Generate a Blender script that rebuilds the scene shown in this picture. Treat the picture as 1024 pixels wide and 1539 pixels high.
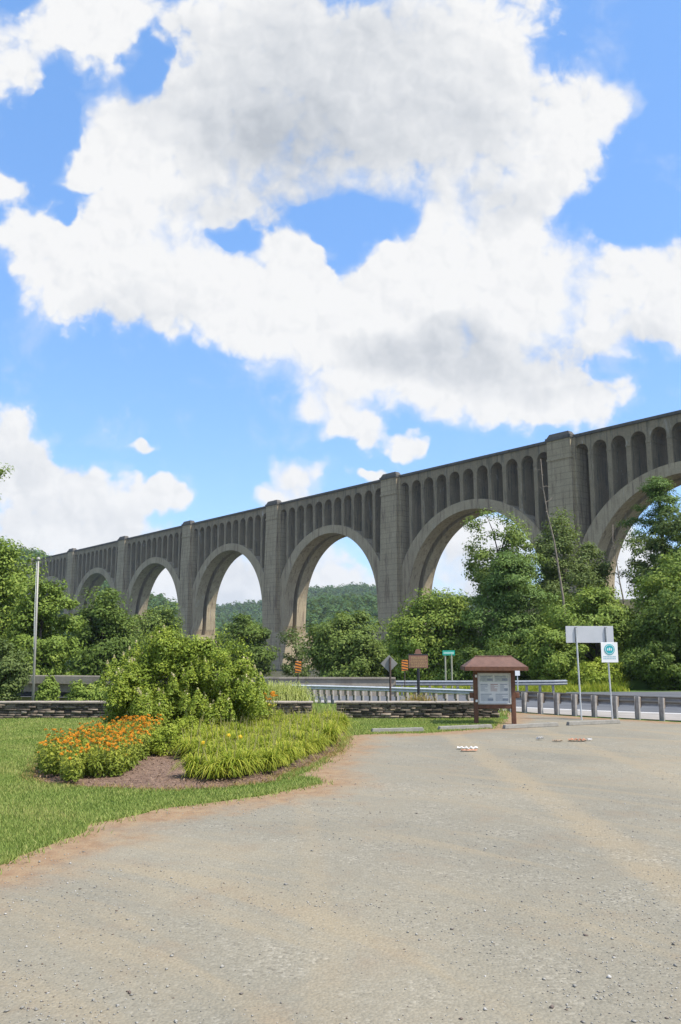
import bpy, bmesh, math, random
import numpy as np
import mathutils
from mathutils import Vector, Matrix

R = math.radians
for o in list(bpy.data.objects):
    bpy.data.objects.remove(o)
scn = bpy.context.scene
col = scn.collection

# ------------------------------------------------------------------ camera
EYE = 2.1
PITCH = math.atan((978 - 769.5) / 1242.0)
cam_d = bpy.data.cameras.new('camera')
cam_d.sensor_fit = 'VERTICAL'
cam_d.sensor_height = 22.3
cam_d.lens = 18.0
cam_d.clip_start = 0.1
cam_d.clip_end = 9000
cam = bpy.data.objects.new('camera', cam_d)
cam.location = (0, 0, EYE)
cam.rotation_euler = (R(90) + PITCH, 0, 0)
col.objects.link(cam)
scn.camera = cam

# ------------------------------------------------------------------ light
SUN_EL, SUN_AZ = 58.0, -25.0            # azimuth measured from +X towards +Y
SUN_STRENGTH = 4.2
SKY_STRENGTH = 0.15
EXPOSURE = 0.72
CLOUD_WHITE, CLOUD_GREY = 0.575, 0.355
scn.view_settings.view_transform = 'Standard'
scn.view_settings.look = 'None'
scn.view_settings.gamma = 1
scn.view_settings.use_curve_mapping = False
scn.view_settings.exposure = EXPOSURE
sun_d = bpy.data.lights.new('sun', 'SUN')
sun_d.energy = SUN_STRENGTH
sun_d.angle = R(0.53)
sun_d.color = (1.0, 0.955, 0.87)
sun = bpy.data.objects.new('sun', sun_d)
sv = Vector((math.cos(R(SUN_EL)) * math.cos(R(SUN_AZ)), math.cos(R(SUN_EL)) * math.sin(R(SUN_AZ)), math.sin(R(SUN_EL))))
sun.rotation_euler = sv.to_track_quat('Z', 'Y').to_euler()
sun.location = (30, 0, 60)
col.objects.link(sun)

world = bpy.data.worlds.new("World")
scn.world = world
world.use_nodes = True
world.cycles.sampling_method = 'MANUAL'
world.cycles.sample_map_resolution = 512


class NT:
    """small helper for writing node graphs as expressions"""
    def __init__(self, tree):
        self.t = tree
        self.l = tree.links

    def node(self, kind, **kw):
        n = self.t.nodes.new(kind)
        for k, v in kw.items():
            setattr(n, k, v)
        return n

    def put(self, sock, v):
        if isinstance(v, bpy.types.NodeSocket):
            self.l.new(v, sock)
        elif v is not None:
            sock.default_value = v

    def m(self, op, a, b=None, c=None, clamp=False):
        n = self.node('ShaderNodeMath', operation=op, use_clamp=clamp)
        self.put(n.inputs[0], a)
        if b is not None: self.put(n.inputs[1], b)
        if c is not None: self.put(n.inputs[2], c)
        return n.outputs[0]

    def v(self, op, a, b=None, c=None):
        n = self.node('ShaderNodeVectorMath', operation=op)
        self.put(n.inputs[0], a)
        if b is not None: self.put(n.inputs[1], b)
        if c is not None: self.put(n.inputs[2], c)
        return n.outputs['Value'] if op in ('DOT_PRODUCT', 'LENGTH') else n.outputs['Vector']

    def noise(self, vec, scale, detail=4, rough=0.55, dist=0.0, out='Fac', dim='3D'):
        n = self.node('ShaderNodeTexNoise', noise_dimensions=dim)
        self.put(n.inputs['Vector'], vec)
        n.inputs['Scale'].default_value = scale
        n.inputs['Detail'].default_value = detail
        n.inputs['Roughness'].default_value = rough
        n.inputs['Distortion'].default_value = dist
        return n.outputs[out]

    def sstep(self, x, lo, hi):
        n = self.node('ShaderNodeMapRange', interpolation_type='SMOOTHSTEP')
        self.put(n.inputs['Value'], x)
        n.inputs['From Min'].default_value = lo
        n.inputs['From Max'].default_value = hi
        return n.outputs['Result']

    def ramp(self, x, stops):
        n = self.node('ShaderNodeValToRGB')
        self.put(n.inputs[0], x)
        el = n.color_ramp.elements
        while len(el) < len(stops): el.new(0.5)
        for e, (p, c) in zip(el, stops):
            e.position = p
            e.color = (*c, 1)
        return n.outputs[0]

    def mix(self, f, a, b, mode='MIX'):
        n = self.node('ShaderNodeMix', data_type='RGBA', blend_type=mode)
        self.put(n.inputs['Factor'], f)
        self.put(n.inputs['A'], (*a, 1) if isinstance(a, tuple) else a)
        self.put(n.inputs['B'], (*b, 1) if isinstance(b, tuple) else b)
        return n.outputs['Result']

    def sep(self, v):
        n = self.node('ShaderNodeSeparateXYZ')
        self.put(n.inputs[0], v)
        return n.outputs

    def comb(self, x, y, z):
        n = self.node('ShaderNodeCombineXYZ')
        for s, q in zip(n.inputs, (x, y, z)): self.put(s, q)
        return n.outputs[0]


BIL0 = 0.42


def build_world():
    t = world.node_tree
    t.nodes.clear()
    g = NT(t)
    out = g.node('ShaderNodeOutputWorld')
    sky = g.node('ShaderNodeTexSky', sky_type='NISHITA')
    sky.sun_disc = False
    sky.sun_elevation = R(SUN_EL)
    sky.sun_rotation = R(90 - SUN_AZ)
    sky.altitude = 200
    sky.air_density = 1.0
    sky.dust_density = 0.6
    sky.ozone_density = 1.6
    d = g.node('ShaderNodeTexCoord').outputs['Generated']
    x, y, z = g.sep(d)
    # the sky seen as a flat map about one fixed heading (north, 9.5 degrees up); unit = 0.0805 rad
    c, s = math.cos(PITCH), math.sin(PITCH)
    f = g.m('MAXIMUM', g.m('ADD', g.m('MULTIPLY', y, c), g.m('MULTIPLY', z, s)), 0.12)
    up = g.m('SUBTRACT', g.m('MULTIPLY', z, c), g.m('MULTIPLY', y, s))
    U = g.m('MULTIPLY_ADD', g.m('DIVIDE', x, f), 12.42, 5.12)
    V = g.m('MULTIPLY_ADD', g.m('DIVIDE', up, f), -12.42, 7.695)
    p0 = g.comb(U, V, 0.0)
    # billowing: warp the map before looking up the cloud layout
    wn = g.noise(p0, 0.9, 3, 0.55, out='Color', dim='2D')
    warp = g.v('MULTIPLY', g.v('SUBTRACT', wn, (0.5, 0.5, 0.5)), (1.1, 0.9, 0))
    p = g.v('ADD', p0, warp)
    blobs = [  # cx, cy, rx, ry in the map's units
        (5.3, 1.2, 2.9, 1.7), (2.9, 2.2, 1.5, 1.3), (3.6, .5, 1.4, 1.3), (7.1, .8, 1.7, 1.7), (6.6, 2.2, 2.1, 1.2), (8.55, 1.9, 1.0, 1.1),
        (4.3, 2.5, 1.8, .9), (8.0, 2.6, 1.2, .7), (1.2, .45, 1.4, .75), (.2, 1.0, .7, .65), (1.9, .35, .8, .6), (1.0, 2.6, .5, .35), (1.7, 2.5, .9, .8), (9.3, 1.7, .45, .7), (2.0, 1.6, .8, .6),
        (.55, 3.7, .8, .7), (1.3, 4.2, 1.3, .95), (2.5, 4.1, 1.4, 1.0), (3.6, 4.5, 1.4, 1.0), (4.7, 4.9, 1.5, 1.1), (5.6, 4.8, 1.4, 1.5), (4.4, 3.75, .6, .6),
        (6.6, 4.1, 1.6, 1.1), (7.5, 4.6, 1.7, 1.4), (8.7, 4.5, 1.5, 1.2), (9.9, 4.4, 1.2, .85), (6.6, 5.6, 1.5, .85), (7.6, 5.9, 1.6, .75), (8.6, 6.1, 1.1, .5),
        (5.3, 6.5, .6, .4), (4.9, 6.0, .9, .5), (.1, 2.9, .4, .4), (10.6, 4.6, 1.2, 1.0), (2.3, 3.2, 1.2, .7), (3.3, 3.0, 1.0, .5), (7.6, 3.2, 1.0, .8), (6.9, 3.1, .7, .5), (1.5, 3.3, .6, .45),
        (.2, 6.7, .8, .75), (.5, 7.5, .9, .6), (1.4, 7.55, 1.0, .65), (2.15, 6.65, .38, .16), (2.4, 7.45, .55, .28), (1.2, 8.1, 2.4, .5),
        (4.55, 7.2, .65, .38), (5.55, 7.13, .28, .14), (4.2, 7.5, .5, .25),
        (5.0, 8.7, .75, .6), (3.5, 8.8, 1.0, .9), (5.8, 8.9, .8, .5), (7.1, 8.4, 1.0, 1.0), (9.4, 8.5, .9, .9), (2.4, 8.8, .8, .8), (6.1, 6.6, .4, .25)]
    T = None
    for bx, by, rx, ry in blobs:
        q = g.v('MULTIPLY_ADD', p, (1 / rx, 1 / ry, 0), (-bx / rx, -by / ry, 0))
        q = g.m('MINIMUM', g.v('DOT_PRODUCT', q, q), 1.0)
        T = q if T is None else g.m('MULTIPLY', T, q)
    D = g.m('SUBTRACT', 1.0, T)
    # clear openings between the two big clouds and at their rims
    for bx, by, rx, ry, k in [(5.2, 3.30, 1.1, .36, .72), (5.15, 3.75, .42, .38, .72), (3.5, 3.45, .32, .2, .7), (9.6, 3.2, .9, .45, .8), (2.15, .95, .5, .7, .9), (.7, 2.0, .7, .75, 1.1), (.85, 3.3, .35, .2, .7)]:
        q = g.v('MULTIPLY_ADD', p, (1 / rx, 1 / ry, 0), (-bx / rx, -by / ry, 0))
        hole = g.m('SUBTRACT', 1.0, g.m('MINIMUM', g.v('DOT_PRODUCT', q, q), 1.0))
        D = g.m('SUBTRACT', D, g.m('MULTIPLY', hole, k))
    n1 = g.noise(p0, 1.15, 9, 0.60, 0.25, dim='2D')
    def billow(v):
        vo = g.node('ShaderNodeTexVoronoi', feature='SMOOTH_F1', voronoi_dimensions='2D')
        vo.inputs['Scale'].default_value = 2.3
        vo.inputs['Detail'].default_value = 2.0
        vo.inputs['Roughness'].default_value = 0.55
        vo.inputs['Smoothness'].default_value = 0.35
        g.put(vo.inputs['Vector'], v)
        return vo.outputs['Distance']
    pw = g.v('ADD', p0, g.v('MULTIPLY', g.v('SUBTRACT', g.noise(p0, 2.6, 3, 0.5, out='Color', dim='2D'), (0.5, 0.5, 0.5)), (0.35, 0.35, 0)))
    bil = billow(pw)
    dens = g.m('ADD', g.m('MULTIPLY', D, 1.6), g.m('MULTIPLY', g.m('SUBTRACT', n1, 0.53), 1.6))
    dens = g.m('ADD', dens, g.m('MULTIPLY', g.m('SUBTRACT', BIL0, bil), 0.55))
    # outside the map (behind and overhead): scattered cloud
    far = g.noise(d, 2.2, 5, 0.55)
    inmap = g.sstep(f, 0.2, 0.5)
    dens = g.m('ADD', g.m('MULTIPLY', dens, inmap), g.m('MULTIPLY', g.m('SUBTRACT', 1.0, inmap), g.m('MULTIPLY_ADD', far, 2.6, -0.95)))
    soft = g.m('MULTIPLY_ADD', g.noise(p0, 0.55, 3, 0.5, dim='2D'), 3.0, -0.6)
    soft = g.m('MAXIMUM', soft, 0.8)
    alpha = g.sstep(g.m('DIVIDE', g.m('SUBTRACT', dens, 0.06), soft), 0.0, 1.0)
    veil = g.sstep(g.m('ADD', g.m('MULTIPLY', D, 0.9), g.m('MULTIPLY_ADD', n1, 1.5, -0.75)), 0.0, 0.9)
    alpha = g.m('MAXIMUM', alpha, g.m('MULTIPLY', g.m('MULTIPLY', veil, 0.5), inmap))
    # self-shading: thick places away from the sun (up and to the right) go grey
    n2 = g.noise(g.v('ADD', p0, (0.16, -0.20, 0)), 1.15, 6, 0.55, 0.25, dim='2D')
    relief = g.m('SUBTRACT', n1, n2)
    G = None
    for bx, by, rx, ry, k in [(5.0, 1.5, 3.6, 1.9, .85), (4.6, 1.9, 2.6, 1.3, 1.05), (6.8, 1.7, 1.6, 1.3, .6), (4.4, 3.0, 2.0, .55, .7), (6.7, 5.35, 2.0, .6, 1.0), (7.9, 5.6, 1.7, .6, .65), (7.5, 2.9, 1.2, .5, .5), (.5, 7.0, 1.0, .7, .35), (.9, 7.9, 2.2, .6, .35),
                              (2.0, 4.7, 1.5, .5, .45), (9.6, 5.0, 1.0, .4, .5), (3.6, 9.0, 1.2, .7, .5), (7.1, 8.7, 1.0, .7, .4)]:
        q = g.v('MULTIPLY_ADD', p, (1 / rx, 1 / ry, 0), (-bx / rx, -by / ry, 0))
        w = g.m('MULTIPLY', g.m('SUBTRACT', 1.0, g.m('MINIMUM', g.v('DOT_PRODUCT', q, q), 1.0)), k)
        G = w if G is None else g.m('MAXIMUM', G, w)
    n3 = g.noise(p0, 0.6, 2, 0.45, dim='2D')
    grey = g.m('ADD', g.m('MULTIPLY', G, g.m('MULTIPLY_ADD', n3, 1.0, 0.22)), g.m('ADD', g.m('MULTIPLY', relief, -0.4), g.m('MULTIPLY', g.m('SUBTRACT', bil, billow(g.v('ADD', pw, (0.10, -0.12, 0)))), 0.2)))
    grey = g.m('MAXIMUM', g.m('MINIMUM', grey, 1.0), 0.0)
    ccol = g.mix(grey, (1.0, 1.0, 1.0), (0.88, 0.94, 1.03))
    cstr = g.m('MULTIPLY_ADD', grey, CLOUD_GREY - CLOUD_WHITE, CLOUD_WHITE)
    b1 = g.node('ShaderNodeBackground')
    # a clean summer blue: the sky model's colour, a little more saturated
    hs = g.node('ShaderNodeHueSaturation')
    g.put(hs.inputs['Color'], sky.outputs[0])
    hs.inputs['Saturation'].default_value = 1.14
    hs.inputs['Value'].default_value = 1.2
    g.put(b1.inputs['Color'], g.mix(0.5, g.mix(1.0, hs.outputs[0], (0.97, 0.955, 1.03), 'MULTIPLY'), (0.80, 1.85, 3.75)))
    b1.inputs['Strength'].default_value = SKY_STRENGTH
    b2 = g.node('ShaderNodeBackground')
    g.put(b2.inputs['Color'], ccol)
    g.put(b2.inputs['Strength'], cstr)
    mx = g.node('ShaderNodeMixShader')
    above = g.sstep(z, -0.05, 0.0)
    g.put(mx.inputs[0], g.m('MULTIPLY', alpha, above))
    g.l.new(b1.outputs[0], mx.inputs[1])
    g.l.new(b2.outputs[0], mx.inputs[2])
    g.l.new(mx.outputs[0], out.inputs['Surface'])


build_world()

# ------------------------------------------------------------------ helpers
rng = np.random.default_rng(7)
random.seed(7)
CP, SP = math.cos(PITCH), math.sin(PITCH)


def at(px, py, Y):
    """the world point seen at a photograph pixel when it stands Y metres north of the camera"""
    v = (py - 769.5) / 1242.0
    u = (px - 512.0) / 1242.0
    dy = CP + v * SP
    dz = SP - v * CP
    return Vector((u / dy * Y, Y, EYE + dz / dy * Y))


def gr(px, py, z=0.0):
    """the ground point under a photograph pixel"""
    v = (py - 769.5) / 1242.0
    dy = CP + v * SP
    dz = SP - v * CP
    return at(px, py, (z - EYE) * dy / dz)


def S(a, b, x):
    t = np.clip((x - a) / (b - a), 0, 1)
    return t * t * (3 - 2 * t)


def hgt(x, y):
    """height of the land"""
    x = np.asarray(x, float); y = np.asarray(y, float)
    h = -4.5 * S(31, 40, y) * S(-5.5, -11, x)
    h = h - 3.0 * S(44, 60, y) * S(13, 5, x) * S(-12, -5, x)
    h = h + 7.0 * S(46, 80, y) * S(9, 18, x)
    h = h - 9 * S(110, 300, y) * S(9, 18, x)
    h = h - 0.05 * S(43.5, 46, y)
    return h


def hz(x, y): return float(hgt(x, y))


def tag(o, label=None, cat=None, group=None, kind=None):
    if label: o['label'] = label
    if cat: o['category'] = cat
    if group: o['group'] = group
    if kind: o['kind'] = kind
    return o


def thing(name, label, cat, loc=(0, 0, 0), rz=0.0, group=None):
    o = bpy.data.objects.new(name, None)
    o.empty_display_size = 0.2
    o.location = loc
    o.rotation_euler = (0, 0, rz)
    col.objects.link(o)
    return tag(o, label, cat, group)


def mesh_np(name, verts, faces, mat, parent=None, smooth=False, attr=None):
    """faces: (M,k) int array; verts (N,3)"""
    me = bpy.data.meshes.new(name)
    verts = np.asarray(verts, np.float32)
    faces = np.asarray(faces, np.int32)
    M, k = faces.shape
    me.vertices.add(len(verts))
    me.vertices.foreach_set('co', verts.ravel())
    me.loops.add(M * k)
    me.loops.foreach_set('vertex_index', faces.ravel())
    me.polygons.add(M)
    me.polygons.foreach_set('loop_start', np.arange(0, M * k, k, dtype=np.int32))
    me.polygons.foreach_set('loop_total', np.full(M, k, np.int32))
    if smooth:
        me.polygons.foreach_set('use_smooth', np.ones(M, bool))
    if attr:
        for an, av in attr.items():
            a = me.attributes.new(an, 'FLOAT', 'POINT')
            a.data.foreach_set('value', np.asarray(av, np.float32))
    me.update()
    me.validate()
    if mat: me.materials.append(mat)
    o = bpy.data.objects.new(name, me)
    col.objects.link(o)
    if parent: o.parent = parent
    return o


class MB:
    def __init__(self):
        self.v = []
        self.f = []

    def add(self, vs, fs):
        b = len(self.v)
        self.v += [tuple(q) for q in vs]
        self.f += [tuple(b + i for i in q) for q in fs]
        return self

    def hexa(self, p):
        """8 points: bottom ring then top ring"""
        return self.add(p, [(3, 2, 1, 0), (4, 5, 6, 7), (0, 1, 5, 4), (1, 2, 6, 5), (2, 3, 7, 6), (3, 0, 4, 7)])

    def box(self, x0, x1, y0, y1, z0, z1, M=None):
        p = [(x0, y0, z0), (x1, y0, z0), (x1, y1, z0), (x0, y1, z0), (x0, y0, z1), (x1, y0, z1), (x1, y1, z1), (x0, y1, z1)]
        if M is not None: p = [M @ Vector(q) for q in p]
        return self.hexa(p)

    def bbox(self, x0, x1, y0, y1, z0, z1, b=0.01, M=None):
        """a box with bevelled edges"""
        bm = bmesh.new()
        bmesh.ops.create_cube(bm, size=1)
        for v in bm.verts:
            v.co = Vector(((x0 + x1) / 2 + v.co.x * (x1 - x0), (y0 + y1) / 2 + v.co.y * (y1 - y0), (z0 + z1) / 2 + v.co.z * (z1 - z0)))
        bmesh.ops.bevel(bm, geom=bm.edges[:], offset=b, segments=2, profile=0.5, affect='EDGES')
        bm.verts.index_update()
        vs = [(M @ v.co) if M is not None else v.co.copy() for v in bm.verts]
        fs = [[v.index for v in f.verts] for f in bm.faces]
        bm.free()
        return self.add(vs, fs)

    def tube(self, pts, rad, n=8, cap=True):
        pts = [Vector(q) for q in pts]
        if not hasattr(rad, '__len__'): rad = [rad] * len(pts)
        rings = []
        for i, p in enumerate(pts):
            d = (pts[min(i + 1, len(pts) - 1)] - pts[max(i - 1, 0)]).normalized()
            a = d.orthogonal().normalized() if abs(d.z) > 0.95 else d.cross(Vector((0, 0, 1))).normalized()
            b = d.cross(a)
            rings.append([p + (a * math.cos(2 * math.pi * k / n) + b * math.sin(2 * math.pi * k / n)) * rad[i] for k in range(n)])
        vs = [q for r in rings for q in r]
        fs = []
        for i in range(len(pts) - 1):
            for k in range(n):
                fs.append((i * n + k, i * n + (k + 1) % n, (i + 1) * n + (k + 1) % n, (i + 1) * n + k))
        if cap:
            fs.append(tuple(range(n - 1, -1, -1)))
            fs.append(tuple((len(pts) - 1) * n + k for k in range(n)))
        return self.add(vs, fs)

    def build(self, name, mat, parent=None, smooth=False):
        me = bpy.data.meshes.new(name)
        me.from_pydata(self.v, [], self.f)
        bm = bmesh.new(); bm.from_mesh(me)
        bmesh.ops.recalc_face_normals(bm, faces=bm.faces[:])
        bm.to_mesh(me); bm.free()
        if smooth:
            for p in me.polygons: p.use_smooth = True
        me.materials.append(mat)
        o = bpy.data.objects.new(name, me)
        col.objects.link(o)
        if parent: o.parent = parent
        return o


def copy_tree(o, parent=None):
    c = o.copy()
    col.objects.link(c)
    c.parent = parent
    for ch in list(o.children): copy_tree(ch, c)
    return c


# ------------------------------------------------------------------ materials
def new_mat(name):
    m = bpy.data.materials.new(name)
    m.use_nodes = True
    t = m.node_tree
    g = NT(t)
    b = t.nodes['Principled BSDF']
    return m, g, b


def simple(name, c, rough=0.6, metal=0.0, var=0.15, scale=8.0, bump=0.0, bscale=40.0):
    m, g, b = new_mat(name)
    co = g.node('ShaderNodeTexCoord').outputs['Object']
    n = g.noise(co, scale, 5, 0.6)
    lo = tuple(q * (1 - var) for q in c); hi = tuple(min(1, q * (1 + var)) for q in c)
    g.put(b.inputs['Base Color'], g.ramp(n, [(0.3, lo), (0.7, hi)]))
    b.inputs['Roughness'].default_value = rough
    b.inputs['Metallic'].default_value = metal
    if bump:
        bn = g.node('ShaderNodeBump')
        bn.inputs['Strength'].default_value = bump
        bn.inputs['Distance'].default_value = 0.02
        g.put(bn.inputs['Height'], g.noise(co, bscale, 4, 0.6))
        g.put(b.inputs['Normal'], bn.outputs[0])
    return m


def leaf_mat(name, dark, mid, light, trans=0.27, rough=0.55):
    m = bpy.data.materials.new(name)
    m.use_nodes = True
    t = m.node_tree
    t.nodes.clear()
    g = NT(t)
    out = g.node('ShaderNodeOutputMaterial')
    a = g.node('ShaderNodeAttribute', attribute_name='tint')
    oi = g.node('ShaderNodeObjectInfo')
    f = g.m('ADD', g.m('MULTIPLY', a.outputs['Fac'], 0.85), g.m('MULTIPLY', oi.outputs['Random'], 0.15))
    c = g.ramp(f, [(0.0, dark), (0.5, mid), (1.0, light)])
    b = g.node('ShaderNodeBsdfPrincipled')
    g.put(b.inputs['Base Color'], c)
    b.inputs['Roughness'].default_value = rough
    b.inputs['Specular IOR Level'].default_value = 0.12
    tr = g.node('ShaderNodeBsdfTranslucent')
    g.put(tr.inputs['Color'], g.mix(0.5, c, (0.25, 0.32, 0.03), 'MIX'))
    mx = g.node('ShaderNodeMixShader')
    mx.inputs[0].default_value = trans
    g.l.new(b.outputs[0], mx.inputs[1]); g.l.new(tr.outputs[0], mx.inputs[2])
    g.l.new(mx.outputs[0], out.inputs['Surface'])
    return m


def concrete_mat(name, base, stain, pale, lines=0.0, pale_amt=0.25, zlo=0.0):
    m, g, b = new_mat(name)
    co = g.node('ShaderNodeTexCoord').outputs['Object']
    x, y, z = g.sep(co)
    streak = g.noise(g.comb(g.m('MULTIPLY', x, 1.1), g.m('MULTIPLY', y, 1.1), g.m('MULTIPLY', z, 0.12)), 1.0, 5, 0.6)
    blot = g.noise(co, 0.22, 6, 0.62)
    fine = g.noise(co, 2.5, 5, 0.65)
    c = g.ramp(blot, [(0.25, tuple(q * 0.78 for q in base)), (0.55, base), (0.8, tuple(q * 1.15 for q in base))])
    c = g.mix(g.m('MULTIPLY', g.sstep(streak, 0.50, 0.68), 0.8), c, stain)
    c = g.mix(g.m('MULTIPLY', g.sstep(g.noise(g.comb(x, y, g.m('MULTIPLY', z, .4)), 0.35, 6, 0.7, 0.6), 0.60, 0.70), pale_amt), c, pale)
    run = g.noise(g.comb(g.m('MULTIPLY', x, 2.6), g.m('MULTIPLY', y, 2.6), g.m('MULTIPLY', z, 0.07)), 1.0, 4, 0.6)
    c = g.mix(g.m('MULTIPLY', g.sstep(run, 0.56, 0.70), g.m('MULTIPLY', g.sstep(blot, 0.40, 0.60), 0.6)), c, tuple(q * 0.45 for q in stain))
    c = g.mix(g.m('MULTIPLY', g.sstep(run, 0.40, 0.30), g.m('MULTIPLY', g.sstep(blot, 0.50, 0.68), pale_amt * 1.6)), c, pale)
    c = g.mix(0.35, c, g.ramp(fine, [(0.3, (0.3, 0.3, 0.3)), (0.7, (0.72, 0.72, 0.72))]), 'OVERLAY')
    if lines:
        fr = g.m('FRACT', g.m('DIVIDE', z, lines))
        ln = g.m('LESS_THAN', fr, 0.15)
        c = g.mix(g.m('MULTIPLY', ln, g.m('MULTIPLY_ADD', blot, 0.55, 0.10)), c, tuple(q * 0.45 for q in base))
    g.put(b.inputs['Base Color'], c)
    b.inputs['Roughness'].default_value = 0.9
    b.inputs['Specular IOR Level'].default_value = 0.2
    bn = g.node('ShaderNodeBump')
    bn.inputs['Strength'].default_value = 0.35
    bn.inputs['Distance'].default_value = 0.12
    g.put(bn.inputs['Height'], g.noise(co, 1.2, 7, 0.65))
    g.put(b.inputs['Normal'], bn.outputs[0])
    return m


CONC_PIER = concrete_mat('pier concrete', (0.37, 0.298, 0.190), (0.165, 0.117, 0.076), (0.42, 0.39, 0.33), 1.7)  # piers and arch rings lightened so the arcade openings look more shaded
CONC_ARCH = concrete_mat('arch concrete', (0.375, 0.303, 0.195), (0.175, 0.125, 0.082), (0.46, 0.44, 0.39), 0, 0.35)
CONC_SPAN = concrete_mat('shade-darkened arcade concrete', (0.258, 0.205, 0.130), (0.12, 0.102, 0.068), (0.46, 0.45, 0.41), 0, 0.4)  # darkened overall: the shade of the openings is put into this colour
CONC_COPE = concrete_mat('weathered coping', (0.105, 0.095, 0.08), (0.055, 0.05, 0.045), (0.24, 0.23, 0.21), 0, 0.4)
CONC_ROAD = concrete_mat('road concrete', (0.33, 0.285, 0.225), (0.22, 0.18, 0.14), (0.44, 0.41, 0.35), 0, 0.2)
GALV = simple('galvanised steel', (0.52, 0.53, 0.53), 0.45, 0.15, 0.12, 6)
GALV_POST = simple('weathered steel post', (0.34, 0.32, 0.30), 0.6, 0.25, 0.22, 9)
GALV_SHADE = simple('shade-toned galvanised steel', (0.30, 0.28, 0.26), 0.55, 0.1, 0.2, 5)  # right stretch of the near guardrail, its shade painted in as a darker tone
GALV_FAR = simple('dull galvanised steel', (0.25, 0.265, 0.285), 0.55, 0.1, 0.15, 4)
BLOCK = simple('timber block', (0.25, 0.20, 0.16), 0.9, 0, 0.25, 12, 0.3)
WOOD = simple('brown stained timber', (0.125, 0.050, 0.024), 0.65, 0, 0.3, 10, 0.3, 60)
BARK = simple('bark', (0.085, 0.065, 0.05), 0.95, 0, 0.35, 6, 0.6, 14)
DEADWOOD = simple('grey dead wood', (0.20, 0.165, 0.13), 0.95, 0, 0.4, 5, 0.6, 12)
SIGNBACK = simple('aluminium sheet', (0.56, 0.56, 0.57), 0.45, 0.25, 0.05, 3)
SIGNBRACE = simple('steel brace', (0.22, 0.21, 0.21), 0.6, 0.4, 0.1, 6)
WHITE = simple('white paint', (0.78, 0.78, 0.77), 0.5, 0, 0.05, 5)
TEAL = simple('teal print', (0.02, 0.36, 0.40), 0.5, 0, 0.08, 9)
TEALGREY = simple('pale teal print', (0.35, 0.52, 0.56), 0.5, 0, 0.05, 9)
GREEN_SIGN = simple('green sign sheet', (0.0, 0.30, 0.20), 0.4, 0, 0.08, 6)
ORANGE_SIGN = simple('orange reflective sheet', (0.75, 0.24, 0.03), 0.4, 0, 0.1, 8)
BLACK = simple('black paint', (0.02, 0.02, 0.025), 0.5, 0, 0.1, 8)
BROWNPLATE = simple('brown cast plate', (0.24, 0.12, 0.08), 0.6, 0, 0.15, 10, 0.2)
GILT = simple('dull gilt lettering', (0.42, 0.27, 0.13), 0.5, 0, 0.1, 10)
DARKPOST = simple('dark brown post', (0.075, 0.05, 0.04), 0.7, 0, 0.2, 9)
PAPER = simple('notice paper', (0.66, 0.66, 0.64), 0.6, 0, 0.06, 4)
PAPER2 = simple('printed map paper', (0.50, 0.53, 0.48), 0.6, 0, 0.25, 16)
INK = simple('grey printing', (0.26, 0.29, 0.33), 0.7, 0, 0.2, 20)
INK_RED = simple('reddish printing', (0.35, 0.20, 0.17), 0.7, 0, 0.2, 20)
POLE = simple('flagpole paint', (0.32, 0.30, 0.27), 0.5, 0.1, 0.08, 3)
STOP = simple('parking stop concrete', (0.235, 0.22, 0.19), 0.85, 0, 0.18, 9, 0.4, 50)
LITTER_W = simple('soiled paper', (0.55, 0.53, 0.5), 0.8, 0, 0.2, 15)
LITTER_O = simple('orange packaging', (0.42, 0.20, 0.11), 0.6, 0, 0.35, 20)


def roof_mat():
    m, g, b = new_mat('red brown shingles')
    co = g.node('ShaderNodeTexCoord').outputs['Object']
    br = g.node('ShaderNodeTexBrick')
    br.inputs['Scale'].default_value = 7.0
    br.inputs['Mortar Size'].default_value = 0.012
    br.inputs['Color1'].default_value = (0.10, 0.050, 0.036, 1)
    br.inputs['Color2'].default_value = (0.165, 0.082, 0.056, 1)
    br.inputs['Mortar'].default_value = (0.07, 0.032, 0.024, 1)
    g.put(br.inputs['Vector'], co)
    n = g.noise(co, 3, 5, 0.6)
    g.put(b.inputs['Base Color'], g.mix(0.4, br.outputs[0], g.ramp(n, [(0.3, (0.075, 0.040, 0.030)), (0.7, (0.20, 0.115, 0.085))])))
    b.inputs['Roughness'].default_value = 0.85
    return m


ROOF = roof_mat()


def stone_mat():
    m, g, b = new_mat('dry laid flagstone')
    co = g.node('ShaderNodeTexCoord').outputs['Object']
    a = g.node('ShaderNodeAttribute', attribute_name='tint').outputs['Fac']
    n = g.noise(co, 9, 6, 0.65)
    c = g.ramp(a, [(0.0, (0.06, 0.048, 0.038)), (0.35, (0.13, 0.102, 0.076)), (0.7, (0.22, 0.175, 0.13)), (0.9, (0.30, 0.23, 0.165)), (1.0, (0.36, 0.29, 0.22))])
    g.put(b.inputs['Base Color'], g.mix(0.5, c, g.ramp(n, [(0.3, (0.25, 0.25, 0.25)), (0.7, (0.7, 0.7, 0.7))]), 'OVERLAY'))
    b.inputs['Roughness'].default_value = 0.9
    bn = g.node('ShaderNodeBump'); bn.inputs['Strength'].default_value = 0.6; bn.inputs['Distance'].default_value = 0.02
    g.put(bn.inputs['Height'], g.noise(co, 22, 5, 0.65))
    g.put(b.inputs['Normal'], bn.outputs[0])
    return m


STONE = stone_mat()
CAPSTONE = simple('flat capstone', (0.30, 0.25, 0.20), 0.9, 0, 0.3, 5, 0.4, 20)


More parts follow.
